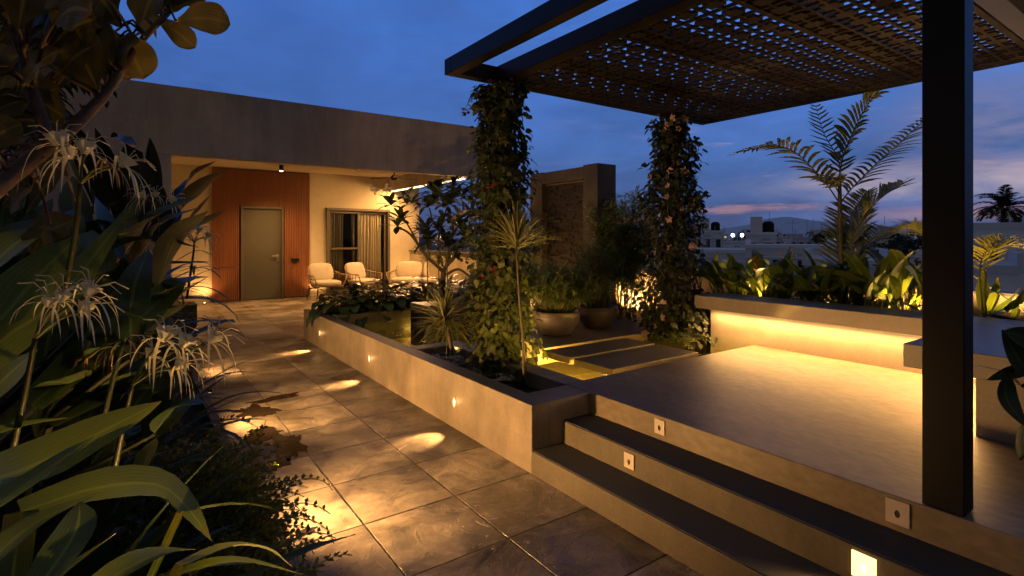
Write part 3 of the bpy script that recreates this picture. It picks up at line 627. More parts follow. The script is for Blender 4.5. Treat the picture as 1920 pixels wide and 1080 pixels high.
# ================================================================== PERGOLA
pg = thing('pergola', (2.72, .78, .45), 'black steel pergola with bronze patterned screen roof over the platform', 'pergola')
ZB, HB = 2.95, .135
mb = MB(); mb.box(2.665, 2.775, .71, .85, .452, ZB); mb.build('post', M['black'], pg, bevel=.004)
mb = MB(); mb.box(2.69, 2.79, 4.03, 4.13, .36, ZB); mb.build('post', M['black'], pg, bevel=.004)
mb = MB(); mb.box(5.06, 5.16, 4.0, 4.1, .36, ZB); mb.build('post', M['black'], pg, bevel=.004)
for b in ((2.2, 2.3, .65, 4.04), (2.67, 2.77, .926, 4.04), (5.72, 5.82, .926, 4.04)):
    mb = MB(); mb.box(b[0], b[1], b[2], b[3], ZB, ZB + HB); mb.build('beam', M['black'], pg, bevel=.004)
mb = MB(); mb.box(2.2, 5.82, 4.041, 4.15, ZB + .001, ZB + HB); mb.build('beam', M['black'], pg, bevel=.004)
mb = MB(); mb.box(2.3005, 5.82, .65, .925, ZB + .002, ZB + HB); mb.build('beam', M['black'], pg, bevel=.004)
mb = MB(); mb.box(2.7705, 5.7195, .93, 1.055, ZB + .012, ZB + .05); mb.build('metal_flashing', M['soffitmetal'], pg, bevel=.003)
# patterned screen: solid cells of a repeating cut-out
PAT = ["1111111111", "1000010000", "1000010000", "1001111100", "1001111100", "1111111111", "1001111100", "1001111100", "1000010000", "1000010000"]
def screen(z, th, x0, x1, y0, y1, ox, oy, name, par, cell=.02):
    nx, ny = int((x1 - x0) / cell), int((y1 - y0) / cell); k = len(PAT)
    def on(i, j):
        if i < 0 or j < 0 or i >= nx or j >= ny: return False
        if i < 2 or j < 2 or i >= nx - 2 or j >= ny - 2 or (j + 1) % 40 < 2: return True
        return PAT[(j + oy) % k][(i + ox) % k] == '1'
    mb = MB(); idx = {}
    def vv(i, j, h):
        if (i, j, h) not in idx: idx[(i, j, h)] = mb.vert((x0 + i * cell, y0 + j * cell, z + h * th))
        return idx[(i, j, h)]
    for i in range(nx):
        for j in range(ny):
            if not on(i, j): continue
            mb.face(vv(i, j, 0), vv(i, j + 1, 0), vv(i + 1, j + 1, 0), vv(i + 1, j, 0)); mb.face(vv(i, j, 1), vv(i + 1, j, 1), vv(i + 1, j + 1, 1), vv(i, j + 1, 1))
            if not on(i - 1, j): mb.face(vv(i, j, 0), vv(i, j, 1), vv(i, j + 1, 1), vv(i, j + 1, 0))
            if not on(i + 1, j): mb.face(vv(i + 1, j, 0), vv(i + 1, j + 1, 0), vv(i + 1, j + 1, 1), vv(i + 1, j, 1))
            if not on(i, j - 1): mb.face(vv(i, j, 0), vv(i + 1, j, 0), vv(i + 1, j, 1), vv(i, j, 1))
            if not on(i, j + 1): mb.face(vv(i, j + 1, 0), vv(i, j + 1, 1), vv(i + 1, j + 1, 1), vv(i + 1, j + 1, 0))
    return mb.build(name, M['bronze'], par)
screen(ZB + .006, .018, 2.7705, 5.7195, 1.06, 4.04, 0, 0, 'screen', pg)
for k in range(4):
    mb = MB(); y = 1.06 + k * .8; mb.box(2.7705, 5.7195, y - (.0 if k == 0 else .2), y + .025, ZB + .0255, ZB + .075); mb.build('joist', M['bronze'], pg)
mb = MB()
mb.tube(spline([(2.8, 4.0, 2.945), (2.83, 4.0, 3.0), (2.79, 3.95, 3.09)], 8), .004, 5); mb.tube(spline([(2.72, 4.0, 2.8), (2.79, 3.98, 2.95), (2.84, 3.93, 3.08)], 8), .004, 5)
tag(mb.build('tie_rope', M['steel']), 'thin pale rope tied around the pergola corner above the red flowered vine', 'rope')

# ================================================================== FURNITURE
def rbox(mb, c, s, n=4, puff=.03):
    """soft cushion: gridded rounded box"""
    c = V(c); pts = {}
    def P(i, j, k):
        u = [2 * i / n - 1, 2 * j / n - 1, 2 * k / n - 1]
        q = V(u); r = max(abs(a) for a in u); l = (sum(abs(a) ** 6 for a in u)) ** (1 / 6)
        q = q * (r / l if l else 1); e = (1 - u[0] ** 2) * (1 - u[1] ** 2)
        return c + V((q.x * s[0], q.y * s[1], q.z * s[2] * (1 + .25 * e)))
    def g(i, j, k):
        if (i, j, k) not in pts: pts[(i, j, k)] = mb.vert(P(i, j, k))
        return pts[(i, j, k)]
    for a in range(n):
        for b in range(n):
            mb.face(g(a, b, 0), g(a, b + 1, 0), g(a + 1, b + 1, 0), g(a + 1, b, 0)); mb.face(g(a, b, n), g(a + 1, b, n), g(a + 1, b + 1, n), g(a, b + 1, n))
            mb.face(g(a, 0, b), g(a + 1, 0, b), g(a + 1, 0, b + 1), g(a, 0, b + 1)); mb.face(g(a, n, b), g(a, n, b + 1), g(a + 1, n, b + 1), g(a + 1, n, b))
            mb.face(g(0, a, b), g(0, a, b + 1), g(0, a + 1, b + 1), g(0, a + 1, b)); mb.face(g(n, a, b), g(n, a + 1, b), g(n, a + 1, b + 1), g(n, a, b + 1))
def seat(name, loc, rz, w, label, cat, group=None):
    t = thing(name, loc, label, cat, group, rz); hw, d = w / 2, .36
    def U(u, grow, z_a, z_b):          # u 0..1 round the shell from the left arm tip over the back to the right arm tip
        a = PI * (1.0 + u) ; x = -math.cos(a) * 0
        ang = PI * u; px = -math.cos(ang) * (hw + grow); py = math.sin(ang) ** .55 * (d + grow) if 0 < u < 1 else 0
        k = math.sin(ang) ** 1.5
        return V((px, py - .12 - .22 * (1 - math.sin(ang)) ** 2, z_a + (z_b - z_a) * k))
    mb = MB(); top = [U(k / 28, .04, .60, .76) for k in range(29)]; mb.tube(top, .016, 6); mb.tube([U(k / 28, -.04, .33, .33) for k in range(29)], .016, 6)
    mb.tube([U(0, .04, .6, .76), U(0, .0, .45, .45) + V((0, -.02, 0)), U(0, -.04, .33, .33)], .014, 6); mb.tube([U(1, .04, .6, .76), U(1, 0, .45, .45) + V((0, -.02, 0)), U(1, -.04, .33, .33)], .014, 6)
    mb.tube([U(0, -.04, .33, .33), U(1, -.04, .33, .33)], .016, 6); fr = mb.build('frame', M['rattan'], t, smooth=True, local=True)
    mb = MB(); nr = 34 if w < 1 else 56
    for k in range(nr):
        u = (k + .5) / nr; a, b = U(u, .04, .6, .76), U(u, -.04, .33, .33); m_ = (a + b) / 2 + V((a.x - b.x, a.y - b.y, 0)) * .6
        mb.tube(spline([a, m_, b], 4), .0075, 5)
    mb.build('rope_weave', M['rattan'], t, smooth=True, local=True)
    n = 1 if w < 1 else 2
    for k in range(n):
        cx = 0 if n == 1 else (-.5 + k) * w * .47; s_ = (hw - .06) / n
        mb = MB(); rbox(mb, (cx, -.1, .40), (s_, .30, .07)); mb.build('seat_cushion', M['cushion'], t, smooth=True, local=True, subsurf=1)
        mb = MB(); rbox(mb, (0, 0, 0), (s_ - .01, .24, .075)); o = mb.build('back_cushion', M['cushion'], t, smooth=True, local=True, subsurf=1); o.location = (cx, .18, .66); o.rotation_euler = (R(72), 0, 0)
    for sx in (-1, 1):
        for y in (-.3, .15):
            mb = MB(); mb.tube([(sx * (hw - .09), y, .33), (sx * (hw - .03), y + (.05 if y > 0 else -.05), 0.001)], [.02, .012], 8); mb.build('leg', M['darkwood'], t, local=True)
    return t
p1, p2, p3 = WZ(608, 560, 0), WZ(676, 556, 0), WZ(790, 552, 0)
seat('armchair', (p1.x, p1.y, 0), R(10), .78, 'rope armchair with cream cushions beside the timber panel, its left legs visible', 'armchair', 'cream cushioned rope seats on the veranda')
seat('armchair', (p2.x, p2.y, 0), R(-2 + 30), .80, 'rope armchair with cream cushions in front of the window curtains', 'armchair', 'cream cushioned rope seats on the veranda')
seat('loveseat', (p3.x, p3.y, 0), R(-40), 1.65, 'wide rope loveseat with cream cushions at the right end of the veranda', 'sofa', 'cream cushioned rope seats on the veranda')

# ================================================================== PLANTS
def sph(r=rnd):
    while True:
        p = V((r.uniform(-1, 1), r.uniform(-1, 1), r.uniform(-1, 1)))
        if .05 < p.length < 1: return p
def blade(pts, t, w, n=10, mat='lily', mb=None, prof='strap', fold=.25, nrm=None, a=None, roll=0, wav=0):
    """leaf through survey bearings pts=[(x,y,dist)], w = half width in metres"""
    P = [W(x, y, (d if d else t)) for x, y, *r in pts for d in [r[0] if r else None]]
    mb.leaf(spline(P, n), w, nrm=nrm, prof=prof, fold=fold, a=a, roll=roll, wav=wav)
VIEW = -FW
# ---------------------------------------------------------------- spider lilies, left foreground
def lily(base, label, n, L, hw, az0=None, spread=2 * PI, el=(.5, 1.4), mat='lily', extra=(), flowers=(), wilted=()):
    t = thing('spider_lily', base, label, 'lily', 'spider lilies in the left bed')
    mb = MB()
    for k in range(int(n * 1.7)):
        az = rnd.uniform(0, 2 * PI) if az0 is None else az0 + rnd.uniform(-.5, .5) * spread
        ln = L * rnd.uniform(.65, 1.1)
        mb.leaf(arc(V(base) + V((rnd.uniform(-.06, .06), rnd.uniform(-.06, .06), 0)), az, rnd.uniform(*el), ln, rnd.uniform(.5, 1.9), 9), hw * rnd.uniform(.7, 1.15), fold=.3, a=rnd.uniform(0, .7), wav=.04)
    for e in extra:
        blade(*e[:1], *e[1:2], *e[2:3], mb=mb, **(e[3] if len(e) > 3 else {}))
        q0, q1 = W(*e[0][0]), W(*e[0][1]); bb = V(base) + V((rnd.uniform(-.05, .05), rnd.uniform(-.05, .05), 0))
        mb.leaf(spline([bb, bb.lerp(q0, .5) + (q0 - q1) * .15 + V((0, 0, .04)), q0], 8), e[2], prof='const', fold=.35, a=.2, nrm=(e[3].get('nrm') if len(e) > 3 else None))
    mb.build('foliage', M[mat], t, smooth=True)
    for (stalk, heads, s) in flowers:
        P = [W(*q) for q in stalk]; mb = MB(); mb.tube(spline(P, 8), [.007 - .0003 * k for k in range(9)], 7); sk = mb.build('flower_stalk', M['stalk'], t, smooth=True)
        for hd in heads: flower(W(*hd[:3]), P[-1], s * (hd[3] if len(hd) > 3 else 1), t, *hd[4:5])
    return t
def flower(c, top, s, parent, mat='white'):
    """six thin drooping petals and a thin cup on a pale tube rising from the stalk head"""
    mb = MB(); c = V(c); top = V(top)
    ax = (c - top); ax = ax.normalized() if ax.length > .01 else V((0, 0, 1)); ax = (ax + V((0, 0, .5))).normalized()
    mb.tube(spline([top, (top + c) / 2 + V((0, 0, .01)), c], 5), [.0035, .003, .003, .003, .0035, .005], 6)
    o = mb.build('flower_tube', M['stemg'], parent, smooth=True)
    mb = MB(); u = ax.orthogonal().normalized(); v = ax.cross(u); a0 = rnd.random() * 6
    for k in range(6):
        a = a0 + k * PI / 3 + rnd.uniform(-.15, .15); d = u * math.cos(a) + v * math.sin(a); ln = s * .8 * rnd.uniform(.8, 1.15)
        p = c.copy(); pts = [p.copy()]; dr = (d * .75 + ax * .75).normalized(); cur = rnd.uniform(.85, 1.25)
        for j in range(10):
            dr = (dr + V((0, 0, -.34 * cur)) + d * .07 * math.sin(j * 1.1 + k * 2) + v * .06 * math.sin(j * .9 + k * 1.7 + a0)).normalized(); p = p + dr * ln / 10; pts.append(p.copy())
        mb.leaf(pts, .0025 * s / .13, fold=.35, a=rnd.uniform(.4, 1), prof='strap')
    if mat == 'white':
        n = 18; r1 = [mb.vert(c + (u * math.cos(2 * PI * k / n) + v * math.sin(2 * PI * k / n)) * .005, .9) for k in range(n)]
        r2 = [mb.vert(c + ax * .022 * s / .13 + (u * math.cos(2 * PI * k / n) + v * math.sin(2 * PI * k / n)) * (.013 + .003 * (k % 3)) * s / .13, .9) for k in range(n)]
        for k in range(n): mb.face(r1[k], r1[(k + 1) % n], r2[(k + 1) % n], r2[k])
        for k in range(6):
            a = a0 + k * PI / 3; d = u * math.cos(a) + v * math.sin(a); mb.tube([c + ax * .02, c + ax * .045 + d * .03, c + ax * .05 + d * .055 + V((0, 0, -.01))], .0012, 4)
    mb.build('flower', M[mat], parent, smooth=True)
SO = .30
# the front clump (under the camera's left)
lily((-.18, .95, SO), 'spider lily clump nearest the camera with the broadest bright green strap leaves', 34, .85, .034, el=(.5, 1.25), mat='lily', extra=(
    ([(-180, 950, .75), (60, 875, .95), (200, 805, 1.05), (304, 752, 1.15)], 0, .050, dict(a=.95, nrm=(.3, -.5, 1))),
    ([(-100, 1010, .7), (90, 880, .85), (180, 815, .95)], 0, .022, dict(a=.8)),
    ([(40, 960, .9), (180, 915, 1.0), (290, 908, 1.08), (345, 945, 1.12), (398, 1016, 1.12)], 0, .040, dict(a=.85, nrm=(.2, -.6, 1))),
    ([(-60, 1090, .75), (60, 985, .85), (190, 922, .95)], 0, .026, dict(a=.9)),
    ([(150, 1120, .8), (280, 1045, .9), (372, 1030, 1.0)], 0, .034, dict(a=.85)),
    ([(340, 1060, .9), (430, 1025, 1.05), (500, 1030, 1.15), (552, 1066, 1.2)], 0, .022, dict(a=.75)),
    ([(300, 1085, .9), (440, 1052, 1.0), (570, 1078, 1.1)], 0, .018, dict(a=.6)),
    ([(340, 960, 1.1), (450, 945, 1.3), (520, 958, 1.45), (571, 980, 1.5)], 0, .016, dict(a=.3)),
    ([(60, 1120, .7), (140, 1000, .8), (150, 940, .9)], 0, .03, dict(a=.3)),
    ([(-60, 830, 1.0), (40, 800, 1.1), (132, 783, 1.2)], 0, .03, dict(a=.4)),
    ([(-60, 780, 1.1), (20, 700, 1.2), (72, 655, 1.25)], 0, .05, dict(a=.6))))
lily((-.25, 1.75, SO), 'spider lily with a tall white flower cluster drooping in the middle of the left bed', 34, .9, .036, el=(.7, 1.35), mat='lilydark', extra=(
    ([(100, 800, 1.3), (240, 730, 1.45), (310, 700, 1.5)], 0, .04, dict(a=.35)),
    ([(180, 760, 1.7), (300, 660, 2.0), (420, 604, 2.3), (440, 606, 2.3)], 0, .03, dict(a=.2)),
    ([(240, 700, 1.6), (330, 690, 1.9), (404, 783, 2.0)], 0, .035, dict(a=.25))),
    flowers=(([(210, 900, 1.25), (235, 780, 1.22), (248, 722, 1.2)], ((305, 640, 1.2, 1.15), (340, 652, 1.2), (280, 672, 1.22, .8), (392, 642, 1.22, .9), (330, 690, 1.2, .8)), .155),))
lily((-.55, 1.35, SO), 'spider lily with wilting white flowers at the left edge of the picture', 30, .8, .036, el=(.8, 1.4), mat='lilydark',
    flowers=(([(20, 860, 1.1), (50, 720, 1.08), (66, 634, 1.06)], ((160, 556, 1.08, 1.0), (112, 566, 1.06, .8), (90, 575, 1.06, .7), (150, 585, 1.08, .9)), .145),
             ([(190, 800, 1.3), (215, 700, 1.3), (232, 640, 1.3)], ((245, 640, 1.3, .5, 'wilt'), (212, 655, 1.3, .6, 'wilt'), (165, 670, 1.3, .5, 'wilt')), .15)))
lily((-.9, 1.9, SO + .05), 'tall spider lily with raised white flowers in front of the grey house wall', 26, 1.0, .045, el=(.9, 1.45), mat='lily', extra=(
    ([(-120, 760, .95), (0, 640, 1.1), (110, 560, 1.25), (250, 385, 1.5)], 0, .055, dict(a=.75, nrm=(.3, -.6, 1))),
    ([(60, 760, 1.3), (150, 680, 1.4), (260, 600, 1.55), (330, 535, 1.7), (343, 540, 1.7)], 0, .055, dict(a=.7, nrm=(.2, -.6, 1))),
    ([(0, 600, 1.1), (70, 520, 1.2), (150, 440, 1.3)], 0, .055, dict(a=.6, nrm=(.3, -.6, 1))),
    ([(-40, 520, 1.2), (40, 450, 1.3), (90, 430, 1.4)], 0, .06, dict(a=.4)),
    ([(120, 700, 1.5), (230, 590, 1.7), (320, 490, 1.9)], 0, .05, dict(a=.45)),
    ([(80, 690, 1.5), (110, 540, 1.6), (128, 470, 1.6)], 0, .06, dict(a=.1)),
    ([(150, 700, 1.7), (160, 560, 1.8), (150, 480, 1.8)], 0, .06, dict(a=.15))),
    flowers=(([(120, 560, 1.25), (142, 430, 1.22), (150, 345, 1.2)], ((113, 275, 1.2, 1.15), (158, 290, 1.22, 1.1), (225, 312, 1.24, 1.1), (200, 310, 1.22, .9, 'wilt'), (132, 300, 1.2, .9)), .15),))
lily((-.35, 2.7, SO), 'spider lily with small white flowers between the wall and the dark cordyline', 30, .85, .034, el=(.8, 1.4), mat='lilydark',
    flowers=(([(300, 520, 2.2), (296, 430, 2.2), (293, 390, 2.2)], ((270, 372, 2.2, .9), (318, 378, 2.2, .9), (292, 370, 2.2, .8)), .15),
             ([(215, 600, 1.9), (235, 520, 1.9), (245, 490, 1.9)], ((275, 468, 1.9, 1.0), (240, 480, 1.9, .8, 'wilt'), (255, 520, 1.9, .7, 'wilt'), (228, 528, 1.9, .7, 'wilt')), .15)))
lily((.05, 3.5, SO), 'spider lily farthest along the left bed with a spidery flower before the cream wall', 30, .8, .032, el=(.7, 1.4), mat='lilydark',
    flowers=(([(350, 560, 3.1), (362, 480, 3.1), (364, 455, 3.1)], ((355, 438, 3.1, 1.0), (372, 436, 3.1, 1.0), (386, 445, 3.1, .9), (345, 440, 3.1, .9)), .17),))
floor_light(.12, 1.3, SO, 'added unseen spike light among the lilies at the near end of the left bed', 11, (-.4, 1.15, 1.3), 120)  # extra lamp below the frame, added to brighten the lily leaves
floor_light(.3, 1.12, SO, 'added unseen spike light aimed up at the fig leaves from the near end of the left bed', 34, W(170, 100, 1.35), 52)  # second extra lamp out of view, added to warm the fig leaves
# ---------------------------------------------------------------- dark cordyline
def big_leaf_plant(base, name, label, cat, leaves, mat, extra_n, L, hw, group=None, el=(.8, 1.4), stem=True):
    t = thing(name, base, label, cat, group); mb = MB()
    for k in range(extra_n):
        mb.leaf(arc(V(base) + V((0, 0, rnd.uniform(0, .5) if stem else 0)), rnd.uniform(0, 2 * PI), rnd.uniform(*el), L * rnd.uniform(.7, 1.1), rnd.uniform(.4, 1.5), 8), hw * rnd.uniform(.7, 1.1), prof='oval', a=rnd.random() * .6, wav=.05)
    sm = MB(); top_ = V(base) + V((0, .02, .75 if stem else .02))
    for e in leaves:
        blade(e[0], 0, e[1], mb=mb, prof='oval', **(e[2] if len(e) > 2 else {}))
        q0 = W(*e[0][0]); sm.tube(spline([top_, top_.lerp(q0, .5) + V((0, 0, .03)), q0], 6), .007, 6)
    mb.build('foliage', M[mat], t, smooth=True); sm.build('leaf_stalk', M['stalk'], t, smooth=True)
    if stem:
        mb = MB(); mb.tube([V(base), V(base) + V((.01, .02, .4)), V(base) + V((0, .02, .75))], [.022, .018, .014], 8); mb.build('stem', M['bark'], t, smooth=True)
    return t
big_leaf_plant((-.2, 3.3, SO), 'cordyline', 'dark broad leaved cordyline against the grey house wall and the timber panel', 'shrub', (
    ([(240, 430, 3.0), (243, 330, 3.0), (232, 260, 3.0), (208, 258, 3.0)], .075), ([(285, 420, 3.1), (284, 330, 3.1), (281, 258, 3.1)], .055),
    ([(225, 430, 3.0), (205, 320, 2.9), (178, 240, 2.8)], .05), ([(200, 430, 2.6), (165, 320, 2.5), (142, 232, 2.4)], .06), ([(255, 450, 2.8), (262, 350, 2.8), (262, 300, 2.8)], .08), ([(300, 460, 3.1), (300, 400, 3.1), (305, 350, 3.1)], .05),
    ([(270, 470, 2.9), (320, 390, 3.1), (362, 330, 3.2), (405, 302, 3.2)], .06), ([(290, 470, 3.0), (335, 400, 3.2), (385, 345, 3.2), (428, 320, 3.2)], .085),
    ([(300, 480, 3.2), (350, 420, 3.4), (396, 364, 3.4)], .03), ([(300, 500, 3.2), (350, 440, 3.3), (395, 412, 3.3), (428, 394, 3.3)], .075)), 'cordy', 6, .5, .05)
dr = thing('dracaena', (.12, 4.5, SO), 'dense dark leafy shrub spilling over the left bed before the cream wall', 'shrub'); mb = MB()
for k in range(170):
    c = V((rnd.gauss(.0, .16), rnd.gauss(4.4, .35), SO + rnd.uniform(.1, 1.05)))
    mb.leaf(arc(c, rnd.gauss(-.3, 1.2), rnd.uniform(-.1, .9), rnd.uniform(.25, .45), rnd.uniform(.6, 1.6), 6), rnd.uniform(.014, .024), a=rnd.random() * .8)
for e in (([(330, 520, 4.1), (380, 500, 4.2), (420, 508, 4.2)], .02), ([(330, 490, 4.1), (370, 470, 4.2), (404, 482, 4.2)], .02), ([(330, 540, 4), (390, 540, 4.2), (440, 568, 4.2)], .025), ([(320, 560, 4), (380, 556, 4.2), (404, 570, 4.2)], .025), ([(340, 450, 4.1), (380, 448, 4.2), (402, 446, 4.2)], .014), ([(330, 610, 3.0), (390, 602, 3.1), (436, 605, 3.1)], .03)): blade(e[0], 0, e[1], mb=mb)
mb.build('foliage', M['lilydark'], dr, smooth=True)
mb = MB()
for k in range(6):
    b = V((rnd.gauss(0, .12), 4.4 + rnd.gauss(0, .3), SO)); mb.tube([b, b + V((.02, 0, .4)), b + V((rnd.gauss(0, .06), rnd.gauss(0, .06), .85))], [.014, .011, .007], 6)
mb.build('stem', M['bark'], dr)
for (x, y, s, lab) in ((-.15, 5.9, 1.0, 'dark leafy shrub behind the cordyline in the left bed'), (-.55, 2.4, 1.1, 'dark leafy shrub under the fig branch in the left bed'), (-1.25, 1.5, 1.2, 'dark leafy shrub at the far left edge below the fig')):
    t = thing('leafy_shrub', (x, y, SO), lab, 'shrub'); mb = MB()
    for k in range(150):
        c = V((x + rnd.gauss(0, .22) * s, y + rnd.gauss(0, .3) * s, SO + rnd.uniform(.0, .8) * s))
        mb.leaf(arc(c, rnd.uniform(0, 6.3), rnd.uniform(.0, 1.3), rnd.uniform(.2, .45), rnd.uniform(.3, 1.4), 6), rnd.uniform(.014, .03), a=rnd.random() * .7)
    mb.build('foliage', M['lilydark'], t, smooth=True)
    mb = MB()
    for k in range(5): mb.tube([(x + rnd.gauss(0, .1), y + rnd.gauss(0, .1), SO), (x + rnd.gauss(0, .2), y + rnd.gauss(0, .2), SO + .6 * s)], [.012, .006], 5)
    mb.build('stem', M['bark'], t)
t = thing('banana_clump', (-.75, 2.1, SO), 'tall wide leaved dark clump filling the left edge below the fig leaves', 'plant'); mb = MB(); sm = MB()
for k in range(120):
    x, y = rnd.uniform(-40, 300), rnd.uniform(470, 930); d = rnd.uniform(1.35, 2.3); l = rnd.uniform(110, 260); a = rnd.gauss(-1.1, .35)
    x1, y1 = x + l * math.cos(a), y + l * math.sin(a)
    if y1 < 330 and x1 > 170 or x1 > 400: continue
    q0 = W(x, y, d); b_ = V((-.74, 2.1, .45)); sm.tube(spline([b_, b_.lerp(q0, .5) + V((0, 0, .05)), q0], 5), .007, 5)
    blade([(x, y, d), ((x + x1) / 2 - 12, (y + y1) / 2 - 10, d), (x1, y1 + 20, d + rnd.uniform(-.1, .2))], 0, rnd.uniform(.035, .065), mb=mb, prof='oval', a=rnd.random() * .7, wav=.04)
mb.build('foliage', M['lilydark'], t, smooth=True)
sm.tube([(-.75, 2.1, SO), (-.74, 2.1, .5)], [.06, .04], 8); sm.build('stem', M['stalk'], t)
# ---------------------------------------------------------------- fern-like shrub over the wall edge
fs = thing('fern_shrub', (.28, 2.45, SO), 'small leaved arching fern shrub spilling over the left bed onto the tiles', 'shrub'); mb = MB(); sm = MB()
for k in range(380):
    b = V((.14 + rnd.gauss(0, .13), 2.35 + rnd.gauss(0, .35), SO + rnd.uniform(0, .12)))
    sp_ = arc(b, rnd.gauss(-.2, 1.1), rnd.uniform(.5, 1.5), rnd.uniform(.24, .46), rnd.uniform(.9, 2.2), 12); sm.tube(sp_, .0018, 4, cap=False)
    for j in range(2, 12):
        d = (sp_[j + 1 if j < 12 else j] - sp_[j - 1]).normalized(); sd = d.cross(V((0, 0, 1))); sd = sd.normalized() if sd.length > .05 else V((1, 0, 0))
        for g in (-1, 1):
            q = sp_[j]; l = .04 * (1.15 - j / 16); e = q + sd * g * l + d * l * .5; mid = (q + e) / 2; wv = d * l * .33; mb.val = rnd.random()
            mb.poly([q, mid - wv, e, mid + wv + V((0, 0, .003))])
            if rnd.random() < .8:
                e = q + (sd * g * .4 + V((0, 0, .8)) + d * .4) * l; mid = (q + e) / 2; mb.poly([q, mid - wv, e, mid + wv])
mb.build('foliage', M['fern'], fs); sm.build('stem', M['stemg'], fs)
# ---------------------------------------------------------------- fiddle leaf fig, top left
fg = thing('fig_tree', (-.75, .75, SO), 'fiddle leaf fig branch with big leaves leaning across the top left of the sky', 'fig tree')
mb = MB()
br = [W(-260, 620, .95), W(-80, 420, 1.05), W(30, 322, 1.15), W(120, 252, 1.25), W(185, 190, 1.32), W(215, 150, 1.36), W(262, 80, 1.42), W(320, 20, 1.5)]
bs = spline(br, 26); mb.tube([V((-.75, .75, SO))] + bs, [.03] + [.022 - .0006 * k for k in range(27)], 9)
lb2 = spline([bs[10], W(60, 170, 1.2), W(20, 40, 1.25)], 8); lb3 = spline([bs[16], W(110, 120, 1.35), W(150, 20, 1.4)], 8); mb.tube(lb2, [.015 - .001 * k for k in range(9)], 7); mb.tube(lb3, [.012 - .0008 * k for k in range(9)], 7)
for k in range(40):
    p = bs[4 + k % 20].lerp(bs[5 + k % 20], rnd.random()); d = sph().normalized(); mb.tube([p, p + d * .028], [.007, .001], 4)
mb.build('branch', M['barkred'], fg, smooth=True)
mb = MB()
FT = MB()
def figleaf(a, b, w, dist, dd=.0, sh=None, n=(0, -.3, .2)):
    q0 = W(a[0], a[1], dist); s0 = min(bs + lb2 + lb3, key=lambda q: (q - q0).length); FT.tube(spline([s0, s0.lerp(q0, .5) + V((0, 0, .03)), q0], 4), [.005, .004, .0035, .003, .003], 5)
    p0, p1 = W(a[0], a[1], dist), W(b[0], b[1], dist + dd); mid = (p0 + p1) / 2 + V(n).normalized() * (p1 - p0).length * .12
    mb.leaf(spline([p0, mid, p1], 18), w, nrm=(-FW * .8 + V((rnd.uniform(-.3, .3), 0, rnd.uniform(-.2, .6)))), prof='obov', fold=.22, a=rnd.random() if sh is None else sh, wav=.10)
for e in (((330, 40), (432, 45), .045, 1.5, .05, .85), ((300, 45), (366, 90), .032, 1.5, .04, .8), ((245, 75), (330, 40), .04, 1.45, .05, .9), ((225, 70), (270, 148), .055, 1.4, .02, 1.0), ((215, 60), (240, 150), .055, 1.42, .03, .5),
          ((205, 140), (130, 60), .075, 1.36, -.02, .15), ((200, 160), (218, 70), .08, 1.38, .03, .3), ((185, 170), (125, 70), .06, 1.3, 0, .35), ((260, 60), (300, -30), .07, 1.5, .03, .25), ((290, 30), (390, -10), .05, 1.55, .05, .3), ((225, 50), (170, -20), .06, 1.4, 0, .1), ((310, 20), (350, -50), .06, 1.55, .02, .2),
          ((130, 105), (80, 135), .03, 1.3, 0, .9), ((115, 165), (82, 180), .03, 1.28, 0, .7), ((190, 140), (160, 20), .06, 1.45, .1, .1)): figleaf(*e)
for k in range(75):
    x, y = rnd.uniform(-60, 175), rnd.uniform(-60, 420)
    if x > 110 and y > 150: continue
    if y > 250 and x > 60: continue
    a = rnd.uniform(-2.6, .6); l = rnd.uniform(60, 110); d_ = rnd.uniform(1.05, 1.7)
    figleaf((x, y), (x + l * math.cos(a), y + l * math.sin(a) * .9), rnd.uniform(.028, .05), d_, rnd.uniform(-.08, .08), rnd.random() ** 2)
for e in (((75, 330), (20, 400), .03, 1.2, .02, .6), ((60, 350), (10, 330), .03, 1.2, 0, .5), ((95, 420), (60, 480), .04, 1.3, 0, .55), ((130, 330), (75, 300), .035, 1.28, 0, .8), ((150, 410), (60, 460), .05, 1.4, 0, .6)): figleaf(*e)
mb.build('foliage', M['fig'], fg, smooth=True); FT.build('twig', M['barkred'], fg, smooth=True)
# dark pinnate tree behind
dt_ = thing('dark_tree', (-1.2, 3.6, SO), 'dark small leaved tree behind the fig at the upper left corner', 'tree')
mb = MB(); mb.tube(spline([V((-1.2, 3.6, SO)), V((-1.15, 3.6, 1.4)), V((-1.0, 3.5, 2.3)), V((-.8, 3.4, 3.1))], 10), [.06 - .004 * k for k in range(11)], 9)
for k in range(9): mb.tube(spline([V((-1.05, 3.5, 1.9 + .1 * k)), V((-1.1 + rnd.gauss(.1, .2), 3.5 + rnd.gauss(0, .2), 2.4 + .1 * k)), V((-1.0 + rnd.gauss(0, .45), 3.4 + rnd.gauss(0, .3), 2.8 + .14 * k))], 5), [.02, .017, .014, .01, .008, .005], 6)
mb.build('trunk', M['bark'], dt_, smooth=True)
mb = MB(); tw = MB()
for k in range(330):
    x, y = rnd.gauss(40, 75), rnd.uniform(-120, 260)
    if x > 150 - max(0, y) * .35: continue
    c = W(x, y, rnd.uniform(2.9, 3.6)); tw.tube(spline([V((-1.0, 3.5, max(1.6, min(2.9, c.z - .5)))), (V((-1.0, 3.5, c.z - .2)) + c) / 2, c], 3), [.01, .006, .005, .004], 4); az = rnd.uniform(0, 6.3); sp_ = arc(c, az, rnd.uniform(-.6, .6), .26, .9, 7)
    for j in range(1, 8):
        for g in (-1, 1):
            mb.leaf(arc(sp_[j], az + g * 1.1, -.3, rnd.uniform(.08, .13), .8, 3), .016, prof='oval', a=rnd.random())
mb.build('crown', M['darkleaf'], dt_, smooth=True); tw.build('twig', M['bark'], dt_)

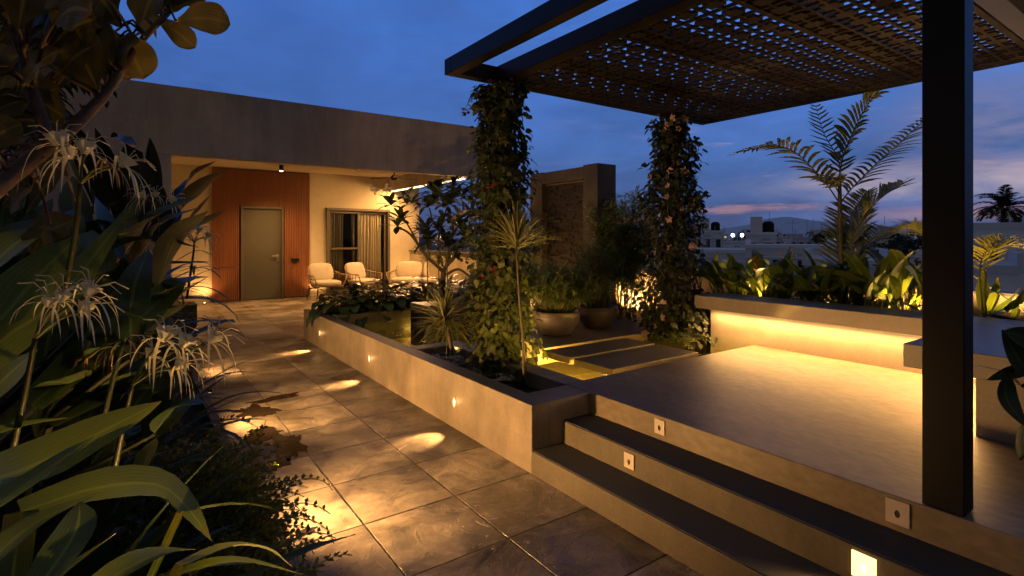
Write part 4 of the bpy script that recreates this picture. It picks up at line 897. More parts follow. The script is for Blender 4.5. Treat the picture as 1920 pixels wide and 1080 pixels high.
# ---------------------------------------------------------------- hostas
hi = 0
for (x, y, lab) in ((2.62, 8.05, 'glossy dark broadleaf clump overhanging the far corner of the planter wall'), (2.95, 7.98, 'glossy dark broadleaf clump second from the far planter corner'), (3.45, 8.0, 'glossy dark broadleaf clump in the middle of the far bed'), (3.95, 8.05, 'glossy dark broadleaf clump in front of the loveseat'), (4.4, 8.1, 'glossy dark broadleaf clump beside the plumeria')):
    t = thing('broadleaf_plant', (x, y, .43), lab, 'plant', 'glossy broadleaf plants in the far bed'); mb = MB(); sm = MB()
    for k in range(95):
        az = rnd.uniform(0, 6.3); el = rnd.uniform(.2, 1.45); L_ = rnd.uniform(.14, .43); st_ = arc((x + rnd.gauss(0, .08), y + rnd.gauss(0, .08), .43), az, el, L_, .6, 4); sm.tube(st_, .005, 4, cap=False)
        e2 = max(-.4, el - .75); mb.leaf(arc(st_[-1], az, e2, rnd.uniform(.22, .33), 1.0, 7), rnd.uniform(.06, .09), prof='oval', fold=.22, a=rnd.random(), wav=.05)
    mb.build('foliage', M['hosta'], t, smooth=True); sm.build('stem', M['stemg'], t)
# ---------------------------------------------------------------- dracaenas
def rosette(mb, c, n, L, hw, el=(-.2, 1.5), droop=.5, tilt=0):
    for k in range(n):
        e = el[0] + (el[1] - el[0]) * (rnd.random() ** .8)
        mb.leaf(arc(V(c) + V((0, 0, rnd.uniform(-.04, .04))), rnd.uniform(0, 6.3), e, L * rnd.uniform(.75, 1.1), droop * rnd.uniform(.3, 1.5), 6), hw, a=rnd.random(), prof='strap', fold=.35)
def spiky(name, pts, L, n, hw, label, group=None, el=(-.2, 1.5), droop=.4, r=.012, extra=0):
    P = spline(pts, 10); t = thing(name, P[0], label, 'dracaena', group)
    mb = MB(); rosette(mb, P[-1], n, L, hw, el, droop)
    for k in range(extra):
        q = P[-1].lerp(P[5], rnd.random()); mb.leaf(arc(q, rnd.uniform(0, 6.3), rnd.uniform(-.3, .9), L * rnd.uniform(.7, 1), rnd.uniform(.4, 1.2), 6), hw, a=rnd.random() * .6, fold=.35)
    mb.build('foliage', M['draca'], t, smooth=True)
    mb = MB(); mb.tube(P, [r * (1.15 - .03 * k) for k in range(11)], 8); mb.build('stem', M['bark'], t, smooth=True)
spiky('dracaena', [WZ(982, 718, .37), W(981, 640, 3.86), W(974, 560, 3.86), W(968, 462, 3.86)], .34, 120, .0055, 'spiky dracaena on a tall thin bare stem at the front of the planter', el=(.0, 1.5), droop=.35, r=.009)
spiky('dracaena', [WZ(848, 664, .37), W(842, 628, 4.75), W(835, 600, 4.75)], .40, 150, .0075, 'short bushy spiky dracaena standing in the gravel', el=(-.35, 1.5), droop=.7, r=.016, extra=70)
for (x, ty, t_, lab) in ((801, 488, 7.6, 'left one of the thin small dracaenas before the loveseat'), (822, 494, 7.6, 'middle one of the thin small dracaenas before the loveseat'), (838, 486, 7.5, 'right one of the thin small dracaenas beside the plumeria trunk')):
    b = W(x + 2, 575, t_); b.z = .4; spiky('dracaena', [b, W(x + 1, 530, t_), W(x, ty, t_)], .24, 60, .006, lab, 'thin small dracaenas behind the pond', el=(-.3, 1.4), r=.009)
# ---------------------------------------------------------------- low plants in the front bed
t = thing('broadleaf_plant', WZ(935, 690, .38), 'low green broad leaved plant at the foot of the tall thin dracaena', 'plant'); mb = MB()
b = WZ(940, 700, .37)
for k in range(14): mb.leaf(arc(b + V((rnd.gauss(0, .03), rnd.gauss(0, .05), 0)), rnd.uniform(0, 6.3), rnd.uniform(.3, 1.2), rnd.uniform(.16, .26), 1.2, 7), rnd.uniform(.024, .04), prof='oval', a=rnd.random())
b = WZ(968, 712, .37)
for k in range(8): mb.leaf(arc(b + V((rnd.gauss(0, .02), rnd.gauss(0, .03), 0)), rnd.uniform(0, 6.3), rnd.uniform(.7, 1.4), rnd.uniform(.12, .24), .8, 7), rnd.uniform(.012, .02), prof='oval', a=rnd.random())
mb.build('foliage', M['vine'], t, smooth=True)
# ---------------------------------------------------------------- climbers on the posts
def climber(x, y, z0, z1, rad, n, label, mat, flmat, nfl, flsize, lsize, seed):
    t = thing('climbing_vine', (x, y, z0), label, 'climbing vine', 'flowering vines on the pergola posts'); mb = MB(); sm = MB(); r_ = random.Random(seed)
    def prof(z):
        u = (z - z0) / (z1 - z0); b_ = rad(u); return b_ * (1 + .22 * mnoise.noise(V((z * 2.3, seed, 0))))
    for k in range(9):
        pts = []; a = r_.uniform(0, 6.3)
        for j in range(16):
            z = z0 + (z1 - z0) * j / 15; a += r_.gauss(0, .5); q = max(.07, prof(z) * r_.uniform(.35, .8)); pts.append(V((x + q * math.cos(a), y + q * math.sin(a), z)))
        sm.tube(spline(pts, 40), .005, 5)
    fl = []
    for k in range(n):
        z = z0 + (z1 - z0) * r_.random(); a = r_.uniform(0, 6.3); bulge = 1 + .55 * mnoise.noise(V((math.cos(a) * 1.4, math.sin(a) * 1.4, z * 2.6 + seed)))
        q = prof(z) * bulge * (r_.uniform(.55, 1.05) if r_.random() < .85 else r_.uniform(1, 1.35))
        c = V((x + q * math.cos(a), y + q * math.sin(a), z)); l = lsize * r_.uniform(.6, 1.3)
        d = V((math.cos(a) * .6 + r_.gauss(0, .5), math.sin(a) * .6 + r_.gauss(0, .5), r_.gauss(-.45, .45))).normalized()
        nr = V((math.cos(a) + r_.gauss(0, .4), math.sin(a) + r_.gauss(0, .4), .5 + r_.gauss(0, .3)))
        mb.leaf([c, c + d * l * .33 + V((0, 0, .004)), c + d * l * .7, c + d * l + V((0, 0, -.012))], l * .36, nrm=nr, prof='oval', fold=.2, a=max(0, min(1, r_.gauss(.5 * bulge, .25))))
        if r_.random() < .009:      # loose sprigs
            sp_ = arc(c, a + r_.gauss(0, .5), r_.uniform(-.3, .9), r_.uniform(.12, .26), r_.uniform(.6, 2.2), 7); sm.tube(sp_, .002, 4)
            for q_ in sp_[2:]:
                for g in range(2):
                    mb.leaf(arc(q_, r_.uniform(0, 6.3), r_.uniform(-.9, .4), lsize * r_.uniform(.5, .9), .5, 3), lsize * .26, prof='oval', fold=.2, a=r_.random())
    mb.build('foliage', M[mat], t, smooth=True); sm.build('stem', M['bark'], t, smooth=True)
    for k in range(nfl):
        u = r_.random(); z = z0 + (z1 - z0) * u; a = r_.uniform(-2.9, .1) if r_.random() < .75 else r_.uniform(0, 6.3)
        q = prof(z) * r_.uniform(1.0, 1.25); c = V((x + q * math.cos(a), y + q * math.sin(a), z)); nn = V((math.cos(a) + r_.gauss(0, .4), math.sin(a) + r_.gauss(0, .4), r_.gauss(.1, .35))).normalized()
        u_ = nn.orthogonal().normalized(); v_ = nn.cross(u_); mb = MB(); heads = 1 if flmat == 'pink' else 5
        for h in range(heads):
            cc = c + (V((r_.gauss(0, .03), r_.gauss(0, .03), r_.gauss(0, .03))) if heads > 1 else V((0, 0, 0))); s_ = flsize * r_.uniform(.75, 1.15)
            for j in range(5):
                aa = j * 2 * PI / 5; d = u_ * math.cos(aa) + v_ * math.sin(aa); mb.leaf([cc, cc + d * s_ * .5 + nn * s_ * .12, cc + d * s_ + nn * s_ * .02], s_ * .46, nrm=nn, prof='obov', fold=.1, a=r_.random())
        mb.build('flower', M[flmat], t, smooth=True)
    return t
climber(2.74, 4.08, .40, 2.93, lambda u: .28 - .12 * u + .025 * math.sin(u * 9) if u < .85 else .155 + (u - .85) * .5, 4800, 'vine with small dark red flowers climbing the left pergola post, filled with green leaves', 'vine', 'redfl', 11, .015, .064, 3)
climber(5.11, 4.05, .40, 2.93, lambda u: .33 - .13 * u + .03 * math.sin(u * 11 + 1), 4300, 'vine with pale pink flowers climbing the right pergola post by the bench', 'vinedark', 'pink', 44, .047, .068, 5)
mb = MB(); mb.box(2.86, 2.98, 3.93, 4.05, .32, .62); tag(mb.build('pedestal', M['parapet'], bevel=.004), 'small ochre stone pedestal at the foot of the left vine covered post', 'pedestal')
t = thing('fern', (4.9, 3.72, .40), 'small bright green fern at the foot of the right vine covered post', 'fern'); mb = MB()
for k in range(60):
    sp_ = arc((4.9 + rnd.gauss(0, .06), 3.74 + rnd.gauss(0, .06), .42), rnd.uniform(0, 6.3), rnd.uniform(.4, 1.4), rnd.uniform(.15, .28), 1.5, 8)
    for j in range(1, 8):
        d = (sp_[j + 1] - sp_[j - 1]).normalized(); sd = d.cross(V((0, 0, 1))).normalized() if abs(d.z) < .98 else V((1, 0, 0))
        for g in (-1, 1): mb.val = rnd.random(); e = sp_[j] + sd * g * .03 + d * .012; mb.poly([sp_[j], sp_[j] + sd * g * .012 + d * .014, e, sp_[j] + sd * g * .015 - d * .006])
mb.build('foliage', M['fern'], t)
# ---------------------------------------------------------------- plumeria
pt = thing('plumeria_tree', (4.35, 8.0, .43), 'plumeria tree with white flowers and leaf rosettes before the veranda', 'tree')
T0 = 8.75; mb = MB(); lv = MB(); b0 = W(830, 560, T0); b0.z = .43; fk = W(832, 508, T0); mb.tube(spline([b0, W(829, 540, T0), fk], 6), [.06, .055, .05, .047, .045, .043, .042], 10)
tips = []
def limb(px, r0=.032, r1=.014):
    P = spline([W(*q) if len(q) == 3 else W(q[0], q[1], T0) for q in px], 12); mb.tube(P, [r0 + (r1 - r0) * k / 12 for k in range(13)], 7); return P
def tip(x, y, d=0, L_=.30, n=13, up=1.0): tips.append((W(x, y, T0 + d), L_, n))
limb([(832, 510), (800, 480), (770, 440), (745, 425)]); limb([(790, 470), (775, 440), (752, 400)], .02, .012); limb([(832, 512), (845, 470), (850, 420)]); limb([(832, 505), (868, 460), (885, 400)]); limb([(836, 515), (860, 505), (886, 520), (905, 500, 8.4)], .024, .014); limb([(846, 460), (815, 420), (805, 390)], .02, .012); limb([(850, 440), (868, 400), (866, 370)], .02, .012); limb([(830, 500), (822, 450), (838, 390)], .02, .012)
for (x, y) in ((732, 385), (752, 412), (758, 372), (745, 425), (772, 382)): tip(x, y, 0, .30, 12)
for (x, y) in ((805, 385), (838, 385), (866, 368), (850, 420), (885, 400), (822, 430), (800, 430), (870, 440), (890, 440), (812, 360), (850, 350), (835, 455), (805, 455), (860, 470), (885, 365)): tip(x, y, rnd.uniform(-.4, .5), .30, 22); tip(x + rnd.gauss(0, 9), y + rnd.gauss(0, 9), rnd.uniform(-.5, .5), .26, 12)
for c, L_, n in tips:
    for k in range(n):
        lv.leaf(arc(c, rnd.uniform(0, 6.3), rnd.uniform(-.25, 1.2), L_ * rnd.uniform(.75, 1.15), rnd.uniform(.2, 1.1), 6), rnd.uniform(.034, .05), prof='obov', fold=.2, a=rnd.random())
lv.build('foliage', M['plum'], pt, smooth=True); mb.build('trunk', M['bark'], pt, smooth=True)
for (x, y, n) in ((700, 352, 7), (722, 352, 6), (768, 362, 6), (880, 406, 6), (866, 392, 5), (890, 398, 5), (832, 330, 4), (850, 412, 4)):
    mb = MB(); c0 = W(x, y, T0 - .15)
    for h in range(n):
        c = c0 + sph() * .1; nn = (sph() + VIEW * .8 + V((0, 0, .5))).normalized(); u_ = nn.orthogonal().normalized(); v_ = nn.cross(u_)
        for j in range(5):
            aa = j * 2 * PI / 5; d = u_ * math.cos(aa) + v_ * math.sin(aa); mb.leaf([c, c + d * .022 + nn * .006, c + d * .045], .014, nrm=nn, prof='oval', fold=.1, a=rnd.random())
        mb.tube([c0 + V((.03, 0, -.12)), c], .003, 4)
    mb.build('flower_cluster', M['white'], pt, smooth=True)
# shrubs round the plumeria foot and by the water wall
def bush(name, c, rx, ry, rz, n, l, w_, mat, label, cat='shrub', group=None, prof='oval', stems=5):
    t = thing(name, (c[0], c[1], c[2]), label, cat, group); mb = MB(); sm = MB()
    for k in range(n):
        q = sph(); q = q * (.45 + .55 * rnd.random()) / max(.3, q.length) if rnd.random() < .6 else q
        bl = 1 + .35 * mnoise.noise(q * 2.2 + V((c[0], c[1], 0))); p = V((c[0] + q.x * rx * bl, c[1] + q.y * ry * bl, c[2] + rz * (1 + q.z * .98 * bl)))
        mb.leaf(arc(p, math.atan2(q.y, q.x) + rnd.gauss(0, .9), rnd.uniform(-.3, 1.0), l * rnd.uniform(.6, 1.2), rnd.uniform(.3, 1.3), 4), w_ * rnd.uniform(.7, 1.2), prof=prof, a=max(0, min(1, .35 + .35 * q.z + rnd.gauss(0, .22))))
    mb.build('foliage', M[mat], t, smooth=True)
    for k in range(stems): sm.tube([(c[0] + rnd.gauss(0, .03), c[1] + rnd.gauss(0, .03), c[2]), (c[0] + rnd.gauss(0, rx * .3), c[1] + rnd.gauss(0, ry * .3), c[2] + rz)], [.012, .005], 5)
    sm.build('stem', M['bark'], t); return t
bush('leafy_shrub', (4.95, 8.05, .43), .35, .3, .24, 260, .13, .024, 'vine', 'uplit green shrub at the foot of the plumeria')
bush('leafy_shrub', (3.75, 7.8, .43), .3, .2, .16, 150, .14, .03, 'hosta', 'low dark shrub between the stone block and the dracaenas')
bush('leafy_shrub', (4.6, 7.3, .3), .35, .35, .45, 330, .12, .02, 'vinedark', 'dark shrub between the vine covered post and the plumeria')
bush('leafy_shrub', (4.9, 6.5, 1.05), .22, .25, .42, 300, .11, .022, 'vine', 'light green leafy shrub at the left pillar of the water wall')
def boulder(x, y, r, label):
    mb = MB(); n = 22; rows = []
    for i in range(n + 1):
        th = PI * i / n; row = []
        for j in range(2 * n):
            a = PI * j / n; d = V((math.sin(th) * math.cos(a), math.sin(th) * math.sin(a), math.cos(th))); q = r * (1 + .28 * mnoise.noise(d * 1.7 + V((x, y, 0))) + .14 * mnoise.noise(d * 5) + .06 * mnoise.noise(d * 13))
            row.append(mb.vert((x + d.x * q, y + d.y * q, .78 + d.z * q * 1.0)))
        rows.append(row)
    for i in range(n):
        for j in range(2 * n): mb.face(rows[i][j], rows[i + 1][j], rows[i + 1][(j + 1) % (2 * n)], rows[i][(j + 1) % (2 * n)])
    return tag(mb.build('boulder', M['parapet'], smooth=False), label, 'boulder')
boulder(5.5, 7.95, .34, 'rough pale boulder glowing in an uplight behind the left vine covered post')
floor_light(5.3, 7.56, .47, 'uplight at the foot of the glowing boulder', 22, (5.5, 7.95, .85), 120)
floor_light(4.7, 7.85, .43, 'small uplight among the shrubs under the plumeria', 5, (4.9, 8.0, .8), 120)
floor_light(2.5, 4.72, .38, 'added spike light in the gravel brightening the bowl pots', 17, (4.3, 4.75, 1.05), 58, None, 'darkhole')  # extra lamp added to lift the pots and papyrus; lens left dark
floor_light(2.42, 3.75, .38, 'added spike light in the gravel brightening the left vine covered post', 6, (2.74, 4.05, 1.6), 70, None, 'darkhole')  # extra lamp added to lift the vine foliage; lens left dark
# ---------------------------------------------------------------- pots
def pot(x, y, r, h, label):
    t = thing('bowl_pot', (x, y, .452), label, 'plant pot', 'round bowl pots on the deck'); z = .4525
    mb = MB(); mb.lathe((x, y, z), [(0, 0), (r * .55, 0), (r * .72, h * .12), (r * .93, h * .45), (r * 1.0, h * .78), (r * .99, h * .82), (r * 1.02, h * .86), (r * 1.0, h), (r * .93, h), (r * .9, h * .8), (r * .5, h * .78)], 40); mb.build('bowl', M['pot'], t, smooth=True)
    mb = MB(); mb.lathe((x, y, z), [(r * .9, h * .82), (r * .6, h * .86), (0, h * .88)], 24); mb.build('soil', M['soil'], t); return z + h * .85
z1 = pot(3.93, 4.72, .268, .27, 'wide taupe bowl pot nearest the stepping slabs holding papyrus'); z2 = pot(4.66, 4.83, .25, .26, 'taupe bowl pot behind the nearer pot, holding reedy bamboo')
t = thing('papyrus', (3.93, 4.72, z1), 'dense bushy papyrus filling the nearer bowl pot', 'papyrus'); mb = MB(); sm = MB()
for k in range(260):
    az = rnd.uniform(0, 6.3); r_ = rnd.random() ** .5; b = V((3.93 + .17 * r_ * math.cos(az), 4.72 + .17 * r_ * math.sin(az), z1)); sp_ = arc(b, az + rnd.gauss(0, .4), 1.5 - .75 * r_ * rnd.random(), rnd.uniform(.25, .62), .45, 5); sm.tube(sp_, .0035, 4, cap=False)
    for j in range(30):
        mb.leaf(arc(sp_[-1].lerp(sp_[3], rnd.random() * .8), rnd.uniform(0, 6.3), rnd.uniform(-.5, 1.2), rnd.uniform(.08, .16), rnd.uniform(.5, 1.6), 3), .0058, a=rnd.random() * (.4 + .6 * r_))
mb.build('foliage', M['papy'], t, smooth=True); sm.build('stem', M['stemg'], t)
def bamboo(x, y, z, n, r, h, label, mat='papy', lean=.1, leaf0=.35, nl=26, ll=.10):
    t = thing('bamboo', (x, y, z), label, 'bamboo'); mb = MB(); sm = MB()
    for k in range(n):
        az = rnd.uniform(0, 6.3); q = r * rnd.random() ** .5; b = V((x + q * math.cos(az), y + q * math.sin(az), z)); hh = h * rnd.uniform(.6, 1.05); sp_ = arc(b, rnd.uniform(0, 6.3), 1.5 - rnd.random() * lean, hh, .25, 8); sm.tube(sp_, [.005 - .0004 * j for j in range(9)], 5, cap=False)
        for j in range(nl):
            u = rnd.uniform(leaf0, 1); p = sp_[min(7, int(u * 8))].lerp(sp_[min(8, int(u * 8) + 1)], rnd.random()); p = p + V((rnd.gauss(0, .05), rnd.gauss(0, .05), 0)) * (1.2 - u * .5)
            mb.leaf(arc(p, rnd.uniform(0, 6.3), rnd.uniform(-.5, .7), ll * rnd.uniform(.6, 1.2), .7, 3), ll * .075, a=rnd.random())
    mb.build('foliage', M[mat], t, smooth=True); sm.build('stem', M['stemg'], t, smooth=True)
bamboo(4.66, 4.83, z2, 80, .17, .85, 'thin reedy bamboo growing in the farther bowl pot', leaf0=.25, nl=18, ll=.11)
bamboo(5.45, 5.15, .45, 70, .20, 1.75, 'tall dense bamboo at the near end of the water wall', 'papy', .14, .4, 100, .15)
bamboo(5.75, 5.2, .45, 36, .3, .95, 'low bamboo stems lit from behind by the glowing parapet', 'papy', .25, .3, 14, .11)
floor_light(6.08, 5.8, .45, 'uplight behind the bamboo washing the cream parapet', 95, (6.3, 5.75, .75), 150)
# ---------------------------------------------------------------- heliconias behind the bench
hel = []
for k, (x, y, lab) in enumerate(((5.8, 3.75, 'heliconia clump beside the right vine covered post, at the left end of the bench'), (5.85, 3.3, 'heliconia clump second from the left behind the bench, with a red bract'), (5.8, 2.9, 'heliconia clump third from the left behind the bench'), (5.85, 2.5, 'heliconia clump fourth from the left behind the bench'), (5.85, 2.15, 'heliconia clump just left of the palm stem behind the bench'))):
    t = thing('heliconia', (x, y, .72), lab, 'heliconia', 'heliconias behind the bench'); mb = MB(); sm = MB()
    for j in range(26):
        b = V((x + rnd.gauss(0, .09), y + rnd.gauss(0, .15), .72)); az = rnd.uniform(0, 6.3); st_ = arc(b, az, rnd.uniform(1.2, 1.55), rnd.uniform(.1, .42), .15, 4); sm.tube(st_, .008, 5, cap=False)
        mb.leaf(arc(st_[-1], az, rnd.uniform(.5, 1.45), rnd.uniform(.32, .52), rnd.uniform(.2, 1.5), 8), rnd.uniform(.045, .075), prof='oval', fold=.3, a=rnd.random(), wav=.04, roll=rnd.gauss(0, .5))
    mb.build('foliage', M['helic'], t, smooth=True); sm.build('stem', M['stemg'], t, smooth=True)
    if k == 1:
        mb = MB(); c = V((x - .05, y + .12, 1.3))
        for j in range(6): mb.leaf([c + V((0, 0, -.03 * j)), c + V((.03 * (-1) ** j, 0, -.03 * j + .03)), c + V((.07 * (-1) ** j, .01, -.03 * j + .05))], .012, a=rnd.random())
        mb.build('flower', M['orangefl'], t, smooth=True)
for (x, y, e, lab) in ((6.0, 3.5, 22, 'bed uplight below the left heliconias'), (6.0, 2.72, 22, 'bed uplight in the middle of the heliconias'), (5.95, 1.9, 34, 'bed uplight at the foot of the palm'), (5.95, 1.3, 24, 'bed uplight behind the black post'), (5.85, .45, 30, 'bed uplight in the bed right of the black post')):
    floor_light(x, y, .72, lab, e, (x + .14, y + .05, 1.9), 140, 'uplights in the raised bed')
# ---------------------------------------------------------------- palms
def frond(mb, sm, P, L0, n=26, w_=.018, ang=.9, droop=.5, first=.18, sh=None):
    P = spline(P, 40); sm.tube(P, [.008 - .00016 * k for k in range(41)], 5)
    for k in range(n):
        u = first + (1 - first) * k / (n - 1); i = min(39, int(u * 40)); p = P[i].lerp(P[i + 1], u * 40 - i) if i < 40 else P[40]; d = (P[min(40, i + 1)] - P[max(0, i - 1)]).normalized()
        sd = d.cross(V((0, 0, 1))); sd = sd.normalized() if sd.length > .05 else V((.8, -.57, 0)); upv = sd.cross(d)
        ll = L0 * (math.sin(PI * (.12 + .83 * u)) ** .6)
        for g in (-1, 1):
            di = (d * math.cos(ang) + sd * g * math.sin(ang) + upv * .25 + V((0, 0, rnd.gauss(0, .08)))).normalized(); q = p + di * ll * .5 + V((0, 0, -.02 * droop)); e = p + di * ll + V((0, 0, -ll * .25 * droop))
            mb.leaf([p, p + di * ll * .25, q, (q + e) / 2 + V((0, 0, .005)), e], w_, nrm=upv, fold=.15, a=rnd.random() if sh is None else sh + rnd.uniform(-.1, .1))
pm = thing('areca_palm', (5.9, 1.95, .72), 'tall slender palm uplit behind the bench with fronds against the sky', 'palm tree'); mb = MB(); sm = MB(); TP = 5.5
b = W(1578, 575, TP); b.z = .72; S = spline([b, W(1577, 480, TP), W(1575, 400, TP), W(1574, 330, TP)], 12)
sm.tube(S, [.03 - .0011 * k for k in range(13)], 9)
frond(mb, sm, [S[9], W(1545, 340, TP), W(1490, 285, TP - .1), W(1440, 275, TP - .15), W(1384, 286, TP - .2)], .37, 24, .019, droop=1.3)
frond(mb, sm, [S[12], W(1582, 290, TP), W(1605, 235, TP - .1), W(1635, 185, TP - .2), W(1665, 150, TP - .35)], .38, 24, .021, droop=1.3)
frond(mb, sm, [S[9], W(1600, 350, TP), W(1650, 300, TP + .1), W(1690, 265, TP + .2), W(1735, 222, TP + .3)], .36, 24, .016, droop=1.3)
frond(mb, sm, [S[11], W(1572, 300, TP), W(1545, 250, TP + .3), W(1530, 200, TP + .6)], .22, 16, .014)
frond(mb, sm, [S[10], W(1560, 340, TP - .1), W(1550, 330, TP - .4), W(1555, 350, TP - .7)], .22, 12, .02)
mb.build('crown', M['palm'], pm, smooth=True); sm.build('trunk', M['palmstem'], pm, smooth=True)
pm = thing('areca_palm', (6.0, 1.6, .72), 'shorter clumping palm right of the tall palm stem, left of the black post', 'palm tree'); mb = MB(); sm = MB(); TP = 5.45
b = W(1590, 575, TP); b.z = .72
frond(mb, sm, [b, W(1590, 480, TP), W(1612, 420, TP), W(1648, 375, TP - .1), W(1692, 345, TP - .1)], .4, 34, .017, first=.3)
frond(mb, sm, [b, W(1600, 500, TP), W(1625, 460, TP), W(1660, 430, TP + .2), W(1700, 440, TP + .3)], .36, 28, .015, first=.25)
frond(mb, sm, [b, W(1580, 510, TP), W(1590, 440, TP + .2), W(1600, 395, TP + .3), W(1625, 360, TP + .4)], .36, 28, .015, first=.25)
for k in range(80):
    az = rnd.uniform(0, 6.3); mb.leaf(arc(b + V((rnd.gauss(.05, .14), rnd.gauss(0, .16), 0)), az, rnd.uniform(.5, 1.4), rnd.uniform(.3, .55), rnd.uniform(.6, 1.8), 7), rnd.uniform(.008, .018), a=rnd.random())
mb.build('crown', M['palm'], pm, smooth=True); sm.build('trunk', M['stemg'], pm, smooth=True)
bush('leafy_shrub', (6.15, 2.05, .72), .18, .22, .42, 230, .09, .017, 'vinedark', 'dark small leaved shrub around the palm stem')
floor_light(5.72, 2.05, .72, 'narrow uplight aimed at the crown of the tall palm', 70, W(1580, 300, 5.5), 46, 'uplights in the raised bed')
pm = thing('areca_palm', (6.0, .95, .72), 'dark palm frond leaning out from behind the black post toward the city', 'palm tree'); mb = MB(); sm = MB(); b = V((6.05, .95, .72))
frond(mb, sm, [b, W(1775, 480, 5.0), W(1745, 440, 5.0), W(1700, 428, 5.0), W(1655, 440, 5.0)], .3, 24, .016, first=.3, droop=.2)
mb.build('crown', M['palm'], pm, smooth=True); sm.build('trunk', M['stemg'], pm, smooth=True)
pm = thing('areca_palm', (5.85, .55, .72), 'brightly uplit yellow palm just right of the black post', 'palm tree'); mb = MB(); sm = MB(); b = W(1848, 560, 4.4); b.z = .72
frond(mb, sm, [b, W(1850, 500, 4.4), W(1875, 465, 4.4), W(1900, 462, 4.35), W(1960, 478, 4.3)], .26, 17, .011, first=.35, sh=.95)
frond(mb, sm, [b, W(1838, 510, 4.4), W(1850, 470, 4.5), W(1868, 446, 4.5)], .22, 14, .011, first=.35, sh=.95)
mb.build('crown', M['palm'], pm, smooth=True); sm.build('trunk', M['stemg'], pm, smooth=True)
big_leaf_plant((5.8, .75, .72), 'canna', 'broad leaved plant right of the black post, leaves lit yellow green', 'plant', (
    ([(1850, 590, 4.45), (1846, 550, 4.45), (1842, 505, 4.45)], .06, dict(a=.9)), ([(1852, 590, 4.4), (1866, 560, 4.4), (1872, 520, 4.4)], .05, dict(a=.7)), ([(1856, 592, 4.35), (1890, 570, 4.35), (1918, 535, 4.3)], .05, dict(a=.1)), ([(1900, 600, 4.3), (1912, 570, 4.3), (1925, 540, 4.2)], .04, dict(a=.1)), ([(1862, 590, 4.3), (1890, 585, 4.3), (1906, 560, 4.2)], .05, dict(a=.15))), 'helic', 4, .3, .04, stem=False)
big_leaf_plant((5.85, 1.35, .72), 'canna', 'broad leaved plant with a curling leaf coloured pale as if strongly lit left of the black post', 'plant', (
    ([(1720, 575, 4.95), (1728, 530, 4.95), (1708, 516, 4.95), (1690, 560, 4.85)], .05, dict(a=1.0)), ([(1728, 560, 5), (1726, 520, 5), (1690, 478, 5)], .035, dict(a=.7)), ([(1735, 600, 4.8), (1715, 580, 4.8), (1690, 565, 4.7)], .03, dict(a=1)), ([(1690, 590, 4.9), (1665, 570, 4.9), (1638, 556, 4.9)], .04, dict(a=.8)), ([(1740, 585, 4.9), (1733, 540, 4.9), (1735, 510, 4.9)], .05, dict(a=.8))), 'helic', 3, .3, .04, stem=False)  # palest leaf tones stand in for strong light on these leaves
mb = MB(); blade([(1588, 572, 5.35), (1550, 566, 5.3), (1512, 573, 5.2)], 0, .055, mb=mb, prof='oval', a=.1)
tag(mb.build('fallen_leaf', M['hosta'], smooth=True), 'large dark leaf lying over the bench top below the palm', 'leaf')
# ---------------------------------------------------------------- foreground plant at the right edge
big_leaf_plant((3.45, .28, .452), 'rubber_plant', 'dark broad leaved plant cut by the right edge beside the bench', 'plant', (
    ([(1930, 705, 2.35), (1905, 665, 2.35), (1878, 618, 2.35)], .05, dict(a=.35, nrm=VIEW)), ([(1965, 650, 2.3), (1920, 632, 2.3), (1882, 620, 2.3)], .045, dict(a=.3, nrm=VIEW)), ([(1915, 725, 2.4), (1880, 698, 2.4), (1826, 684, 2.4)], .02, dict(a=.5)), ([(1888, 700, 2.4), (1886, 745, 2.4), (1922, 800, 2.35)], .045, dict(a=.2, nrm=VIEW)), ([(1925, 700, 2.4), (1895, 697, 2.4), (1850, 712, 2.4)], .03, dict(a=.4, nrm=VIEW)), ([(1912, 862, 2.5), (1920, 820, 2.5), (1930, 780, 2.5)], .03, dict(a=.4))), 'hosta', 5, .36, .035, stem=True)

